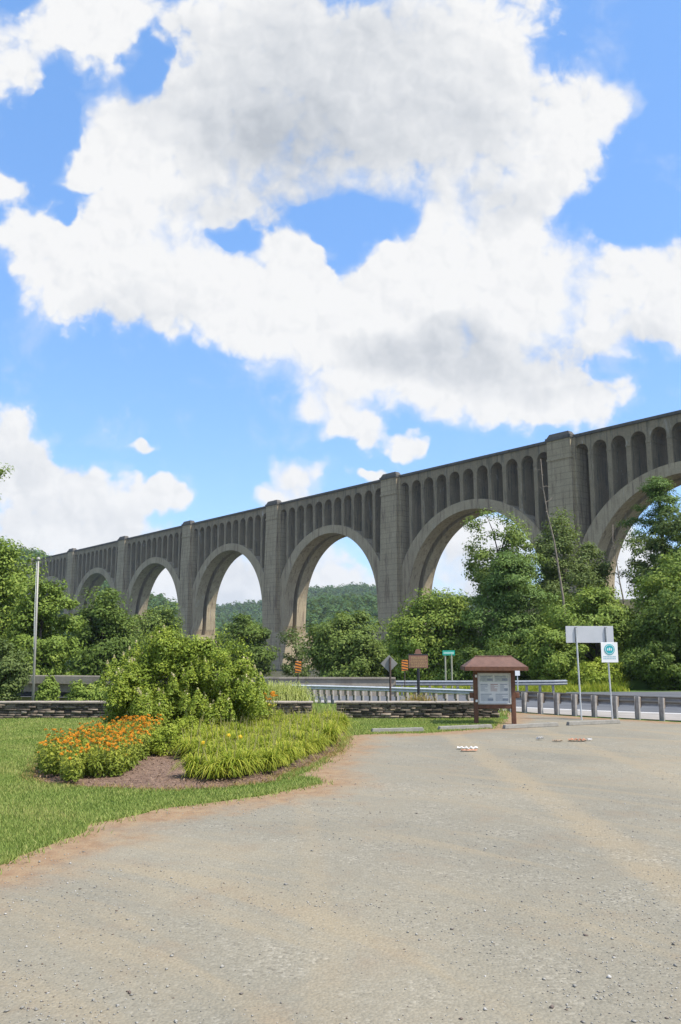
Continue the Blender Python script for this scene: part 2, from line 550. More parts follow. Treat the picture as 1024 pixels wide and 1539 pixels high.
def ground_mat():
    m, g, b = new_mat('mown turf')
    co = g.node('ShaderNodeTexCoord').outputs['Object']
    n = g.noise(co, 0.35, 5, 0.6)
    n2 = g.noise(co, 3.0, 6, 0.65)
    n3 = g.noise(co, 30.0, 4, 0.7)
    c = g.ramp(n, [(0.3, (0.07, 0.125, 0.022)), (0.55, (0.10, 0.16, 0.028)), (0.75, (0.155, 0.175, 0.045))])
    c = g.mix(g.m('MULTIPLY', g.sstep(n2, 0.55, 0.75), 0.5), c, (0.20, 0.19, 0.07))
    c = g.mix(0.6, c, g.ramp(n3, [(0.25, (0.2, 0.2, 0.2)), (0.75, (0.75, 0.75, 0.75))]), 'OVERLAY')
    far_ = g.sstep(g.sep(co)[1], 48.0, 75.0)
    c = g.mix(far_, c, g.ramp(n, [(0.3, (0.045, 0.045, 0.022)), (0.7, (0.085, 0.078, 0.045))]))
    g.put(b.inputs['Base Color'], c)
    b.inputs['Roughness'].default_value = 0.95
    b.inputs['Specular IOR Level'].default_value = 0.15
    bn = g.node('ShaderNodeBump'); bn.inputs['Strength'].default_value = 0.8; bn.inputs['Distance'].default_value = 0.04
    g.put(bn.inputs['Height'], n3)
    g.put(b.inputs['Normal'], bn.outputs[0])
    return m


def gravel_mat():
    m, g, b = new_mat('crushed stone and fines')
    co = g.node('ShaderNodeTexCoord').outputs['Object']
    ed = g.node('ShaderNodeAttribute', attribute_name='edge').outputs['Fac']
    x, y, z = g.sep(co)
    big = g.noise(co, 0.22, 5, 0.6, 0.4)
    mid = g.noise(co, 1.3, 6, 0.65, 0.3)
    grit = g.noise(co, 55.0, 3, 0.7)
    vo = g.node('ShaderNodeTexVoronoi'); vo.inputs['Scale'].default_value = 38.0
    g.put(vo.inputs['Vector'], co)
    pebble = g.sep(vo.outputs['Color'])[0]
    # swept sandy streaks left by turning cars, along wide curves round a point by the lot's far corner
    dx = g.m('ADD', x, 6.0); dy = g.m('SUBTRACT', y, 1.0)
    rad = g.m('SQRT', g.m('ADD', g.m('MULTIPLY', dx, dx), g.m('MULTIPLY', dy, dy)))
    ang = g.m('ARCTAN2', dy, dx)
    arc = g.noise(g.comb(g.m('MULTIPLY', rad, 1.5), g.m('MULTIPLY', ang, 1.6), 0.0), 1.0, 5, 0.6, 0.5)
    line = g.noise(g.comb(g.m('MULTIPLY_ADD', x, 2.0, g.m('MULTIPLY', y, 1.15)), g.m('MULTIPLY', g.m('SUBTRACT', x, y), 0.06), 3.3), 0.8, 4, 0.6, 0.2)
    grey = (0.262, 0.248, 0.212)
    tan = (0.345, 0.290, 0.210)
    c = g.ramp(big, [(0.34, (0.215, 0.21, 0.187)), (0.5, grey), (0.66, (0.325, 0.298, 0.245))])
    c = g.mix(g.m('MULTIPLY', g.sstep(arc, 0.50, 0.70), 0.6), c, tan)
    c = g.mix(g.m('MULTIPLY', g.sstep(line, 0.56, 0.72), 0.5), c, tan)
    c = g.mix(g.m('MULTIPLY', g.sstep(mid, 0.50, 0.75), 0.45), c, (0.27, 0.205, 0.15))
    # a sandy wheel track running out to the right, and an older, fainter one
    for (pa, pb, wd, k) in ((gr(770, 1165), gr(1024, 1335), .30, .65), (gr(960, 1150), gr(1100, 1200), .25, .5), (gr(470, 1300), gr(505, 1539), .16, .3)):
        d = (pb - pa).normalized()
        off = g.m('ABSOLUTE', g.m('ADD', g.m('MULTIPLY_ADD', x, -d.y, g.m('MULTIPLY', y, d.x)), g.m('MULTIPLY_ADD', mid, 0.35, pa.x * d.y - pa.y * d.x - 0.17)))
        c = g.mix(g.m('MULTIPLY', g.sstep(off, wd * 1.3, wd * .4), k), c, tan)
    # loose stone lies where there is no sand
    loose = g.m('MULTIPLY', g.sstep(arc, 0.58, 0.42), g.sstep(mid, 0.60, 0.35))
    stones = g.ramp(pebble, [(0.0, (0.15, 0.14, 0.125)), (0.2, (0.23, 0.22, 0.195)), (0.6, (0.29, 0.275, 0.24)), (0.9, (0.36, 0.345, 0.31)), (1.0, (0.47, 0.45, 0.41))])
    c = g.mix(g.m('MULTIPLY_ADD', loose, 0.5, 0.16), c, stones)
    # rusty soil and thatch along the rim of the lot
    rim = g.m('SUBTRACT', g.m('ADD', g.m('DIVIDE', ed, 1.25), g.m('MULTIPLY', g.m('SUBTRACT', mid, 0.5), 1.6)), 0.0)
    rimf = g.sstep(rim, 0.9, 0.15)
    c = g.mix(g.m('MULTIPLY', rimf, 0.85), c, g.ramp(g.noise(co, 5, 5, 0.65), [(0.3, (0.25, 0.145, 0.085)), (0.55, (0.335, 0.225, 0.14)), (0.75, (0.37, 0.285, 0.185))]))
    c = g.mix(0.30, c, g.ramp(grit, [(0.25, (0.22, 0.22, 0.22)), (0.75, (0.76, 0.76, 0.76))]), 'OVERLAY')
    c = g.mix(1.0, c, (0.815, 0.775, 0.68), 'MULTIPLY')
    g.put(b.inputs['Base Color'], c)
    b.inputs['Roughness'].default_value = 0.95
    b.inputs['Specular IOR Level'].default_value = 0.2
    bn = g.node('ShaderNodeBump'); bn.inputs['Strength'].default_value = 0.42; bn.inputs['Distance'].default_value = 0.02
    h = g.m('ADD', g.m('MULTIPLY', grit, 0.5), g.m('ADD', g.m('MULTIPLY', vo.outputs['Distance'], -0.7), g.m('MULTIPLY', mid, 1.4)))
    g.put(bn.inputs['Height'], h)
    g.put(b.inputs['Normal'], bn.outputs[0])
    return m


def asphalt_mat():
    m, g, b = new_mat('old grey asphalt')
    co = g.node('ShaderNodeTexCoord').outputs['Object']
    n = g.noise(co, 0.6, 5, 0.6); n2 = g.noise(co, 40, 3, 0.7)
    c = g.ramp(n, [(0.3, (0.085, 0.088, 0.095)), (0.7, (0.125, 0.127, 0.132))])
    g.put(b.inputs['Base Color'], g.mix(0.4, c, g.ramp(n2, [(0.3, (0.3, 0.3, 0.3)), (0.7, (0.7, 0.7, 0.7))]), 'OVERLAY'))
    b.inputs['Roughness'].default_value = 0.9
    b.inputs['Specular IOR Level'].default_value = 0.2
    return m


def mulch_mat():
    m, g, b = new_mat('bark mulch')
    co = g.node('ShaderNodeTexCoord').outputs['Object']
    n = g.noise(co, 14, 6, 0.7, 0.6); n2 = g.noise(co, 1.5, 4, 0.6)
    c = g.ramp(n, [(0.3, (0.045, 0.027, 0.018)), (0.5, (0.15, 0.092, 0.062)), (0.7, (0.30, 0.20, 0.135))])
    g.put(b.inputs['Base Color'], g.mix(g.m('MULTIPLY', n2, 0.5), c, (0.27, 0.16, 0.10)))
    b.inputs['Roughness'].default_value = 0.95
    bn = g.node('ShaderNodeBump'); bn.inputs['Strength'].default_value = 1.0; bn.inputs['Distance'].default_value = 0.05
    g.put(bn.inputs['Height'], n); g.put(b.inputs['Normal'], bn.outputs[0])
    return m


GROUND, GRAVEL, ASPHALT, MULCH = ground_mat(), gravel_mat(), asphalt_mat(), mulch_mat()
L_BRIGHT = leaf_mat('bright leaves', (0.086, 0.132, 0.024), (0.183, 0.255, 0.046), (0.326, 0.371, 0.071))
L_MID = leaf_mat('mid green leaves', (0.083, 0.121, 0.031), (0.165, 0.223, 0.051), (0.304, 0.342, 0.075))
L_DARK = leaf_mat('dark green leaves', (0.051, 0.081, 0.018), (0.098, 0.148, 0.029), (0.198, 0.256, 0.047), 0.25)
L_PINE = leaf_mat('pine needles', (0.048, 0.086, 0.026), (0.107, 0.174, 0.043), (0.207, 0.286, 0.065), 0.2)
L_GREY = leaf_mat('greyish leaves', (0.074, 0.102, 0.030), (0.124, 0.168, 0.050), (0.206, 0.243, 0.075))
L_FAR = leaf_mat('hillside leaves', (0.042, 0.085, 0.026), (0.058, 0.112, 0.032), (0.082, 0.145, 0.038), 0.25)
L_GRASS = leaf_mat('lawn blades', (0.174, 0.232, 0.058), (0.268, 0.339, 0.082), (0.464, 0.418, 0.160), 0.3)
L_LILY = leaf_mat('daylily blades', (0.148, 0.216, 0.023), (0.287, 0.343, 0.037), (0.522, 0.479, 0.078), 0.4)
L_STEM = leaf_mat('flowering plant leaves', (0.115, 0.158, 0.024), (0.229, 0.270, 0.038), (0.416, 0.406, 0.060), 0.3)
L_LIME = leaf_mat('lime leaves', (0.198, 0.274, 0.036), (0.324, 0.389, 0.050), (0.468, 0.490, 0.086), 0.4)
L_ORN = leaf_mat('pale ornamental grass blades', (0.288, 0.331, 0.092), (0.432, 0.470, 0.143), (0.612, 0.609, 0.235), 0.4)
L_DRY = leaf_mat('dry tawny grass', (0.22, 0.13, 0.05), (0.34, 0.215, 0.09), (0.30, 0.30, 0.09), 0.3)
L_SPIKE = leaf_mat('cream flower spikes', (0.300, 0.294, 0.119), (0.495, 0.434, 0.224), (0.675, 0.588, 0.364), 0.2)
L_PETAL = leaf_mat('orange petals', (0.62, 0.20, 0.012), (0.74, 0.31, 0.025), (0.80, 0.44, 0.06), 0.25)
L_PETALY = leaf_mat('yellow petals', (0.75, 0.50, 0.03), (0.80, 0.58, 0.05), (0.85, 0.66, 0.10), 0.25)

# ------------------------------------------------------------------ land
def build_ground():
    def axis(segs):
        out = []
        for a, b, st in segs: out += list(np.arange(a, b, st))
        return np.array(out + [segs[-1][1]])
    xs = axis([(-4500, -600, 300), (-600, -80, 40), (-80, -20, 3), (-20, 30, 1), (30, 90, 3), (90, 600, 40), (600, 4500, 300)])
    ys = axis([(-300, -20, 40), (-20, 26, 2), (26, 66, 1), (66, 120, 3), (120, 600, 30), (600, 4800, 300)])
    X, Y = np.meshgrid(xs, ys)
    Z = hgt(X, Y)
    nx, ny = len(xs), len(ys)
    v = np.stack([X.ravel(), Y.ravel(), Z.ravel()], 1)
    i = np.arange(nx * ny).reshape(ny, nx)
    f = np.stack([i[:-1, :-1].ravel(), i[:-1, 1:].ravel(), i[1:, 1:].ravel(), i[1:, :-1].ravel()], 1)
    tag(mesh_np('ground', v, f, GROUND, smooth=True), kind='structure')


build_ground()

# the guardrail's line on the ground: photograph column and distance
RAIL = [(1330, 22.8), (1230, 23.6), (1130, 24.5), (1060, 25.15), (994, 25.8), (924, 26.7), (863, 27.7), (812, 28.6), (760, 29.7), (686, 31.0), (597, 32.6), (511, 34.0), (445, 35.0), (405, 35.6)]
rail_px = np.array([q[0] for q in RAIL][::-1], float)
rail_Y = np.array([q[1] for q in RAIL][::-1])


def rail_pt(px, off=0.0):
    Y = float(np.interp(px, rail_px, rail_Y)) + off
    return Vector(((px - 512) / 1242 * Y / 1.0245, Y, 0))


def densify(pts, step, jit, seed, smooth=1):
    r = np.random.default_rng(seed)
    out = []
    n = len(pts)
    for i in range(n):
        a, b = np.array(pts[i]), np.array(pts[(i + 1) % n])
        k = max(1, int(np.linalg.norm(b - a) / step))
        for j in range(k): out.append(a + (b - a) * j / k)
    out = np.array(out)
    m = len(out)
    for _ in range(smooth):
        out = (np.roll(out, 1, 0) + 2 * out + np.roll(out, -1, 0)) / 4
    d = np.roll(out, -1, 0) - np.roll(out, 1, 0)
    nrm = np.stack([-d[:, 1], d[:, 0]], 1); nrm /= np.linalg.norm(nrm, axis=1)[:, None] + 1e-9
    w = np.zeros(m)
    for width, amp in ((25, 1.0), (9, 0.6), (3, 0.4)):
        q = r.normal(size=m)
        kern = np.ones(width) / width
        q = np.convolve(np.concatenate([q[-width:], q, q[:width]]), kern, 'same')[width:-width]
        w += amp * q / (q.std() + 1e-9)
    return out + nrm * (w * jit)[:, None]


def in_poly(P, poly):
    x, y = P[:, 0], P[:, 1]
    ins = np.zeros(len(P), bool)
    n = len(poly)
    j = n - 1
    for i in range(n):
        xi, yi = poly[i]; xj, yj = poly[j]
        if yi != yj:
            c = ((yi > y) != (yj > y)) & (x < (xj - xi) * (y - yi) / (yj - yi) + xi)
            ins ^= c
        j = i
    return ins


def sheet(name, pts, center, z, mat, step=0.12, jit=0.03, seed=1, smooth=2, mound=0.0, rings=(0, .08, .2, .4, .7, 1.1, 1.6, 2.4, 3.5, 5, 7, 10, 14, 20), skirt=0.0):
    """a flat patch with an irregular rim, and each vertex's distance from that rim"""
    b = densify(pts, step, jit, seed, smooth)
    r = np.random.default_rng(seed + 100)
    lo, hi = b.min(0), b.max(0)
    gx, gy = np.meshgrid(np.arange(lo[0], hi[0], 0.8), np.arange(lo[1], hi[1], 0.8))
    G_ = np.column_stack([gx.ravel(), gy.ravel()]) + r.uniform(-.15, .15, (gx.size, 2))
    d = np.roll(b, -3, 0) - np.roll(b, 3, 0)
    nrm = np.stack([-d[:, 1], d[:, 0]], 1); nrm /= np.linalg.norm(nrm, axis=1)[:, None] + 1e-9
    cand = [(G_, .5)]
    for off, st in ((.15, 2), (.4, 3), (.8, 5)):
        for sg_ in (1, -1): cand.append(((b + nrm * off * sg_)[::st], off * .8))
    inner = []
    for c_, lim in cand:
        c_ = c_[in_poly(c_, b)]
        if len(c_): inner.append(c_[np.sqrt(((c_[:, None] - b[None]) ** 2).sum(2)).min(1) > lim])
    inner = np.concatenate(inner)
    pts2 = [Vector(q) for q in np.concatenate([b, inner])]
    vv, _, ff, *_ = mathutils.geometry.delaunay_2d_cdt(pts2, [], [list(range(len(b)))], 1, 1e-5)
    xy = np.array([tuple(q) for q in vv])
    e = np.sqrt(((xy[:, None] - b[None]) ** 2).sum(2)).min(1)
    v = np.column_stack([xy, z + mound * S(0, .6, e)])
    me = bpy.data.meshes.new(name)
    me.from_pydata(v.tolist(), [], [list(q) for q in ff])
    a = me.attributes.new('edge', 'FLOAT', 'POINT'); a.data.foreach_set('value', e.astype(np.float32))
    bm = bmesh.new(); bm.from_mesh(me)
    bmesh.ops.recalc_face_normals(bm, faces=bm.faces[:])
    if sum(q.normal.z for q in bm.faces) < 0:
        for q in bm.faces: q.normal_flip()
    bm.to_mesh(me); bm.free()
    me.materials.append(mat)
    o = bpy.data.objects.new(name, me)
    col.objects.link(o)
    return tag(o, kind='structure'), b


LOT_PX = [(-150, 1345), (-60, 1320), (0, 1302), (60, 1276), (105, 1262), (130, 1251), (140, 1238), (190, 1228), (235, 1217), (290, 1210), (340, 1203), (400, 1194), (440, 1186), (484, 1177), (476, 1170), (444, 1167), (462, 1158), (486, 1146),
          (512, 1124), (526, 1106), (540, 1104), (560, 1103), (640, 1102), (700, 1098), (744, 1095), (752, 1083)]
lot = [tuple(gr(*q).xy) for q in LOT_PX]
lot += [(5.2, 26.6), (5.6, 29.3)] + [tuple(rail_pt(q, -0.25).xy) for q in (735, 780, 830, 890, 950, 1010, 1080, 1160, 1250)] + [(26, 22), (26, -9), (-9, -9), (-8.5, 2)]
_, LOT_EDGE = sheet('gravel_lot', lot, (4.5, 12.5), 0.004, GRAVEL, 0.10, 0.035, 3)

BED_PX = [(50, 1166), (62, 1176), (112, 1181), (180, 1185), (260, 1186), (330, 1184), (400, 1174), (465, 1152), (505, 1125), (522, 1104), (516, 1090), (440, 1083), (360, 1086), (250, 1095), (150, 1108), (75, 1138)]
bed = [tuple(gr(*q).xy) for q in BED_PX]
_, BED_EDGE = sheet('flower_bed_soil', bed, tuple(gr(285, 1140).xy), 0.006, MULCH, 0.10, 0.06, 5, mound=0.05)


def strip_sheet(name, A, B, z, mat):
    v = [(*a, z) for a in A] + [(*b, z) for b in B]
    n = len(A)
    f = [(i, i + 1, n + i + 1, n + i) for i in range(n - 1)]
    me = bpy.data.meshes.new(name)
    me.from_pydata(v, [], f)
    bm = bmesh.new(); bm.from_mesh(me); bmesh.ops.recalc_face_normals(bm, faces=bm.faces[:])
    if sum(q.normal.z for q in bm.faces) < 0:
        for q in bm.faces: q.normal_flip()
    bm.to_mesh(me); bm.free()
    me.materials.append(mat)
    o = bpy.data.objects.new(name, me); col.objects.link(o)
    return tag(o, kind='structure')


near = [(60, 21.5), (24, 23.0)] + [tuple(rail_pt(q, 0.2).xy) for q in (1160, 1080, 1010, 950, 890, 830, 780, 720, 640, 560, 480, 420)] + [(-5, 36.4), (-12, 38.2), (-40, 45.4)]
farp = []
for (x, y) in near:
    if x > 11: fy = 43.2 + (x - 11) * 0.12
    elif x > -4: fy = 39.8 + max(0, (x - 2)) * 0.35
    else: fy = 40.0 + (-4 - x) * 0.25
    farp.append((x + (0.4 if x > 11 else 0), fy))
strip_sheet('road', near, farp, 0.012, ASPHALT)
ln0 = [tuple(rail_pt(q, 0).xy) for q in (1300, 1200, 1100, 1024, 950, 890, 830, 780, 720, 640, 560, 480, 420)]
offs = np.interp([q[0] for q in ln0], [-3, 3, 7, 10, 20], [1.0, 1.6, 3.0, 3.5, 4.2])
strip_sheet('road_marking', [(x, y + o_) for (x, y), o_ in zip(ln0, offs)], [(x, y + o_ + 0.17) for (x, y), o_ in zip(ln0, offs)], 0.017, WHITE)


SHOULDER = simple('dusty road shoulder', (0.27, 0.245, 0.215), 0.95, 0, 0.15, 1.5)
strip_sheet('road_shoulder', [(x, y + .22) for x, y in ln0], [(x, y + o_ + .45) for (x, y), o_ in zip(ln0, offs)], 0.0145, SHOULDER)


def build_hills():
    g_ = [('far', 1500, 700, [(-400, 850), (-100, 860), (60, 880), (225, 905), (300, 914), (340, 911), (390, 905), (440, 890), (480, 885), (530, 882), (580, 882), (640, 890), (700, 900), (800, 910), (1000, 915), (1400, 900)]),
          ('near', 760, 330, [(-400, 780), (-100, 800), (0, 806), (45, 818), (70, 824), (85, 832), (110, 842), (170, 866), (225, 889), (250, 899), (270, 908), (300, 925), (340, 938), (400, 932), (440, 912), (480, 900), (560, 897), (600, 905), (660, 918), (800, 930), (1000, 930), (1400, 925)])]
    V, F, pts = [], [], []
    base = 0
    r = np.random.default_rng(11)
    for nm, D1, D0, prof in g_:
        px = np.arange(-500, 1400, 8.0)
        crest_y = np.interp(px, [q[0] for q in prof], [q[1] for q in prof])
        crest_y = crest_y + (8 if nm == 'far' else np.interp(px, [0, 120, 300], [28, 26, 13])) + np.convolve(r.normal(size=len(px)), np.ones(5) / 5, 'same') * 1.5
        rows = np.array([0, .12, .25, .4, .55, .7, .82, .92, 1.0, 1.15, 1.5])
        grid = []
        for q in rows:
            D = D0 + (D1 - D0) * q
            zc = np.array([at(a, b, D1).z for a, b in zip(px, crest_y)])
            pr = S(0, 1.0, q) if q <= 1 else 1 - (q - 1) * 0.9
            z = -6 + (zc + 6) * pr
            x = (px - 512) / 1242 * D / 1.0
            grid.append(np.column_stack([x, np.full(len(px), D), z]))
        grid = np.array(grid)
        m, n, _ = grid.shape
        i = np.arange(m * n).reshape(m, n) + base
        V.append(grid.reshape(-1, 3)); base += m * n
        F.append(np.stack([i[:-1, :-1].ravel(), i[:-1, 1:].ravel(), i[1:, 1:].ravel(), i[1:, :-1].ravel()], 1))
        # where the forest stands on it
        N = 3000 if nm == 'far' else 4600
        q = r.uniform(0.30 if nm == 'far' else 0.0, 1.01, N); pxx = r.uniform(-60, 730, N)
        D = D0 + (D1 - D0) * q
        zc = np.interp(pxx, px, np.array([at(a, b, D1).z for a, b in zip(px, crest_y)]))
        z = -6 + (zc + 6) * S(0, 1.0, q)
        pts.append(np.column_stack([(pxx - 512) / 1242 * D, D, z, np.full(N, 4.6 if nm == 'far' else 3.4)]))
    tag(mesh_np('hills', np.concatenate(V), np.concatenate(F), simple('forest floor', (0.035, 0.06, 0.022), 0.95, 0, 0.3, 0.05), smooth=True), kind='structure')
    return np.concatenate(pts)


FOREST = build_hills()

# ------------------------------------------------------------------ leaves
def leaves(name, c, nrm, size, mat, parent=None, aspect=0.55, seed=0, tint=None):
    r = np.random.default_rng(seed)
    n = len(c)
    nrm = nrm / (np.linalg.norm(nrm, axis=1)[:, None] + 1e-9)
    t = r.normal(size=(n, 3)); t -= (t * nrm).sum(1)[:, None] * nrm
    t /= np.linalg.norm(t, axis=1)[:, None] + 1e-9
    b = np.cross(nrm, t)
    s = np.asarray(size)[:, None] * np.ones((n, 1))
    v = np.empty((n, 4, 3))
    v[:, 0] = c - t * s
    v[:, 1] = c + b * s * aspect + nrm * s * 0.12
    v[:, 2] = c + t * s
    v[:, 3] = c - b * s * aspect + nrm * s * 0.12
    f = np.arange(n * 4).reshape(n, 4)
    if tint is None: tint = r.uniform(0, 1, n)
    return mesh_np(name, v.reshape(-1, 3), f, mat, parent, attr={'tint': np.repeat(np.clip(tint, 0, 1), 4)})


def crown_points(rad, n_clump, clump_r, per, seed, shape='round', hollow=0.45, flat=0.65):
    """leaf positions and facing for a crown about the origin; clumps leave gaps between them"""
    r = np.random.default_rng(seed)
    rad = np.array(rad)
    lob = r.normal(size=(7, 3)); lob /= np.linalg.norm(lob, axis=1)[:, None]
    la = r.uniform(0.10, 0.34, 7)
    d = r.normal(size=(n_clump, 3)); d /= np.linalg.norm(d, axis=1)[:, None]
    rr = hollow + (1 - hollow) * r.uniform(0, 1, n_clump) ** 0.6
    w = 0.80 + (la[None] * np.clip((d @ lob.T - 0.55) / 0.45, 0, 1)).sum(1) * 1.1
    k = d * (rr * w)[:, None]
    if shape == 'pine':
        u = np.linspace(-0.95, 1.0, n_clump) + r.normal(0, .03, n_clump)
        lev = np.round(u * 8) / 8 + r.normal(0, 0.02, n_clump)
        wd = np.clip((1.12 - lev) / 1.2, 0.05, 1) ** 0.6 * (0.78 + 0.3 * np.sin(lev * 23))
        a = r.uniform(0, 2 * math.pi, n_clump)
        wd = wd * (0.8 + 0.35 * np.sin(a * 2 + lev * 7))
        q = r.uniform(0.25, 1.0, n_clump) ** 0.6
        k = np.column_stack([np.cos(a) * wd * q, np.sin(a) * wd * q, lev - 0.10 * q])
        flat = 0.42
    elif shape == 'tall':
        k[:, :2] *= np.clip(1.15 - 0.35 * k[:, 2:3], 0.4, 1.3)
    C = k * rad
    cr = clump_r * r.uniform(0.6, 1.25, n_clump)
    off = r.normal(size=(n_clump, per, 3)) * 0.55
    off *= np.minimum(1, 1.25 / (np.linalg.norm(off, axis=2)[..., None] + 1e-9))
    off[..., 2] *= flat
    P = C[:, None] + off * cr[:, None, None]
    out = C / (np.linalg.norm(C, axis=1)[:, None] + 1e-9)
    nn = off * 0.9 + out[:, None] * 0.45 + np.array([0, 0, 0.55]) + r.normal(size=off.shape) * 0.45
    ct = r.uniform(0.1, 0.9, n_clump)
    tint = 0.55 * ct[:, None] + 0.45 * r.uniform(0, 1, (n_clump, per))
    return P.reshape(-1, 3), nn.reshape(-1, 3), tint.ravel(), C


def tree(name, label, cat, bbox, Y, mat, seed, leaf=0.17, n_clump=90, clump_r=None, per=90, shape='round', group=None, trunk_r=0.16, base_z=None, depth=None, hollow=0.45, bark=None, limbs=14, tx=None):
    x0, y0, x1, y1 = bbox
    c = at((x0 + x1) / 2, (y0 + y1) / 2, Y)
    rx = (at(x1, y0, Y).x - at(x0, y0, Y).x) / 2
    rz = (at(x0, y0, Y).z - at(x0, y1, Y).z) / 2
    ry = depth or min(rx, rz * 1.2)
    bx = c.x if tx is None else at(tx, y1, Y).x
    gz = hz(bx, Y) if base_z is None else base_z
    gz = min(gz, c.z - 0.4 * rz)
    t = thing(name, label, cat, (bx, Y, gz), 0, group)
    cr = (clump_r or 0.30 * min(rx, rz) + 0.12) * 0.86
    leaf *= 0.62; per = int(per * 2.5)
    P, nn, tint, C = crown_points((rx * 0.93, ry * 0.93, rz * 0.95), n_clump, cr, per, seed, shape, hollow)
    o3 = np.array([c.x - bx, 0, c.z - gz])
    r = np.random.default_rng(seed + 5)
    sz = leaf * r.uniform(0.55, 1.35, len(P))
    if shape == 'pine':
        lv = leaves('crown', P + o3, nn, sz, mat, t, 0.30, seed, tint)
    else:
        lv = leaves('crown', P + o3, nn, sz, mat, t, 0.55, seed, tint)
    m = MB()
    top = o3[2] + rz * (0.9 if shape == 'pine' else 0.45)
    ax = o3[0]
    tp = [(0, 0, -0.3), (ax * .3 + r.normal(0, .06), r.normal(0, .06), top * 0.35), (ax * .7 + r.normal(0, .1), r.normal(0, .1), top * 0.7), (ax, 0, top)]
    m.tube(tp, [trunk_r * 1.25, trunk_r, trunk_r * .7, trunk_r * .25], 7)
    for k in range(min(limbs, len(C))):
        e = C[r.integers(len(C))] + o3
        q = np.clip((e[2] - 0.35 * rz) / top, 0.12, 0.92)
        s_ = np.array(tp[1]) * (1 - abs(q - .35)) if q < .35 else np.array([ax * q, 0, top * q])
        s_ = np.array([ax * q, 0, top * q])
        mid = (s_ + e) / 2 + np.array([0, 0, 0.12 * rz])
        m.tube([s_, mid, e], [trunk_r * .38, trunk_r * .25, trunk_r * .08], 5)
    m.build('trunk', bark or BARK, t, True)
    return t


def forest():
    r = np.random.default_rng(21)
    n = len(FOREST); per = 46
    off = r.normal(size=(n, per, 3)) * 0.55
    off *= np.minimum(1, 1.1 / (np.linalg.norm(off, axis=2)[..., None]))
    sc = FOREST[:, 3] * r.uniform(0.65, 1.35, n)
    hgt_ = r.uniform(0.8, 1.6, n)
    P = FOREST[:, None, :3] + off * sc[:, None, None] * np.stack([np.ones(n), np.ones(n), hgt_], 1)[:, None]
    P[..., 2] += (sc * 0.9)[:, None]
    nn = off + np.array([0, 0, .5]) + r.normal(size=off.shape) * 0.35
    tint = 0.75 * r.uniform(0, 1, n)[:, None] + 0.25 * r.uniform(0, 1, (n, per))
    o = leaves('hillside_forest', P.reshape(-1, 3), nn.reshape(-1, 3), (sc[:, None] * r.uniform(.24, .42, (n, per))).ravel(), L_FAR, None, 0.8, 22, tint.ravel())
    tag(o, 'blue green forest covering the hills seen beyond the arches', 'forest', kind='stuff')


forest()

# ------------------------------------------------------------------ viaduct
SPAN = 65.2
VX, VY, VTH = 57.22, 211.2, 0.6955
ZB = 49.65 + EYE        # belt course
ZC, RI = 15.0 + EYE, 25.6
ZPL = 6.7 + EYE         # top of plinth
ZTOP = ZB + 5.75        # top of parapet coping
HW = 3.64
E_CR, E_R = ZC + RI + 2.8, 31.8
via = thing('viaduct', 'long grey concrete railway viaduct of tall round arches crossing the valley', 'viaduct', (VX, VY, 0))
# local frame: x along the viaduct (to the left and away), y across (towards the camera is negative), z up
via.rotation_euler = (0, 0, math.pi / 2 + VTH)


# x_local = (cos, sin)(90+th) = (-sin th, cos th) ; y_local = (-cos th, -sin th): towards the camera is +y
def extr(t):
    return E_CR - E_R + math.sqrt(max(E_R ** 2 - t * t, 0))


def shell(m, seq, y0, y1):
    """seq: list of (t, zbottom, ztop); closed solid between y0 and y1; repeats of t make vertical faces"""
    n = len(seq)
    vs = []
    for (t, a, b) in seq:
        vs += [(t, y0, a), (t, y1, a), (t, y1, b), (t, y0, b)]
    fs = []
    for i in range(n - 1):
        p, q = 4 * i, 4 * (i + 1)
        same = abs(seq[i][0] - seq[i + 1][0]) < 1e-6
        fs.append((p, q, q + 1, p + 1))
        if abs(seq[i][2] - seq[i + 1][2]) > 1e-9 or not same:
            fs.append((p + 3, p + 2, q + 2, q + 3))
        if not same:
            fs.append((p, p + 3, q + 3, q))
            fs.append((p + 1, q + 1, q + 2, p + 2))
    fs.append((0, 1, 2, 3))
    q = 4 * (n - 1)
    fs.append((q, q + 3, q + 2, q + 1))
    m.add(vs, fs)


def build_rib(k, y0, y1):
    cx = (k + 0.5) * SPAN
    seq = []
    half = SPAN / 2 - HW + 0.4
    side = [(half, ZPL - 0.3), (RI + 1.2, ZPL - 0.3), (RI + 0.35, ZC - 6), (RI, ZC)]
    ang = [math.pi / 2 * q / 26 for q in range(27)]
    intr = [(RI * math.cos(a), ZC + RI * math.sin(a)) for a in ang]
    L = [(-t, z) for t, z in side] + [(-t, z) for t, z in intr[1:]]
    Rr = [(t, z) for t, z in intr[:-1][::-1]] + [(t, z) for t, z in side[:-1][::-1]]
    for t, z in L + Rr: seq.append((cx + t, z, extr(t) if abs(t) < half else extr(half)))
    m = MB()
    shell(m, seq, y0, y1)
    m.build('arch_rib', CONC_ARCH, via)


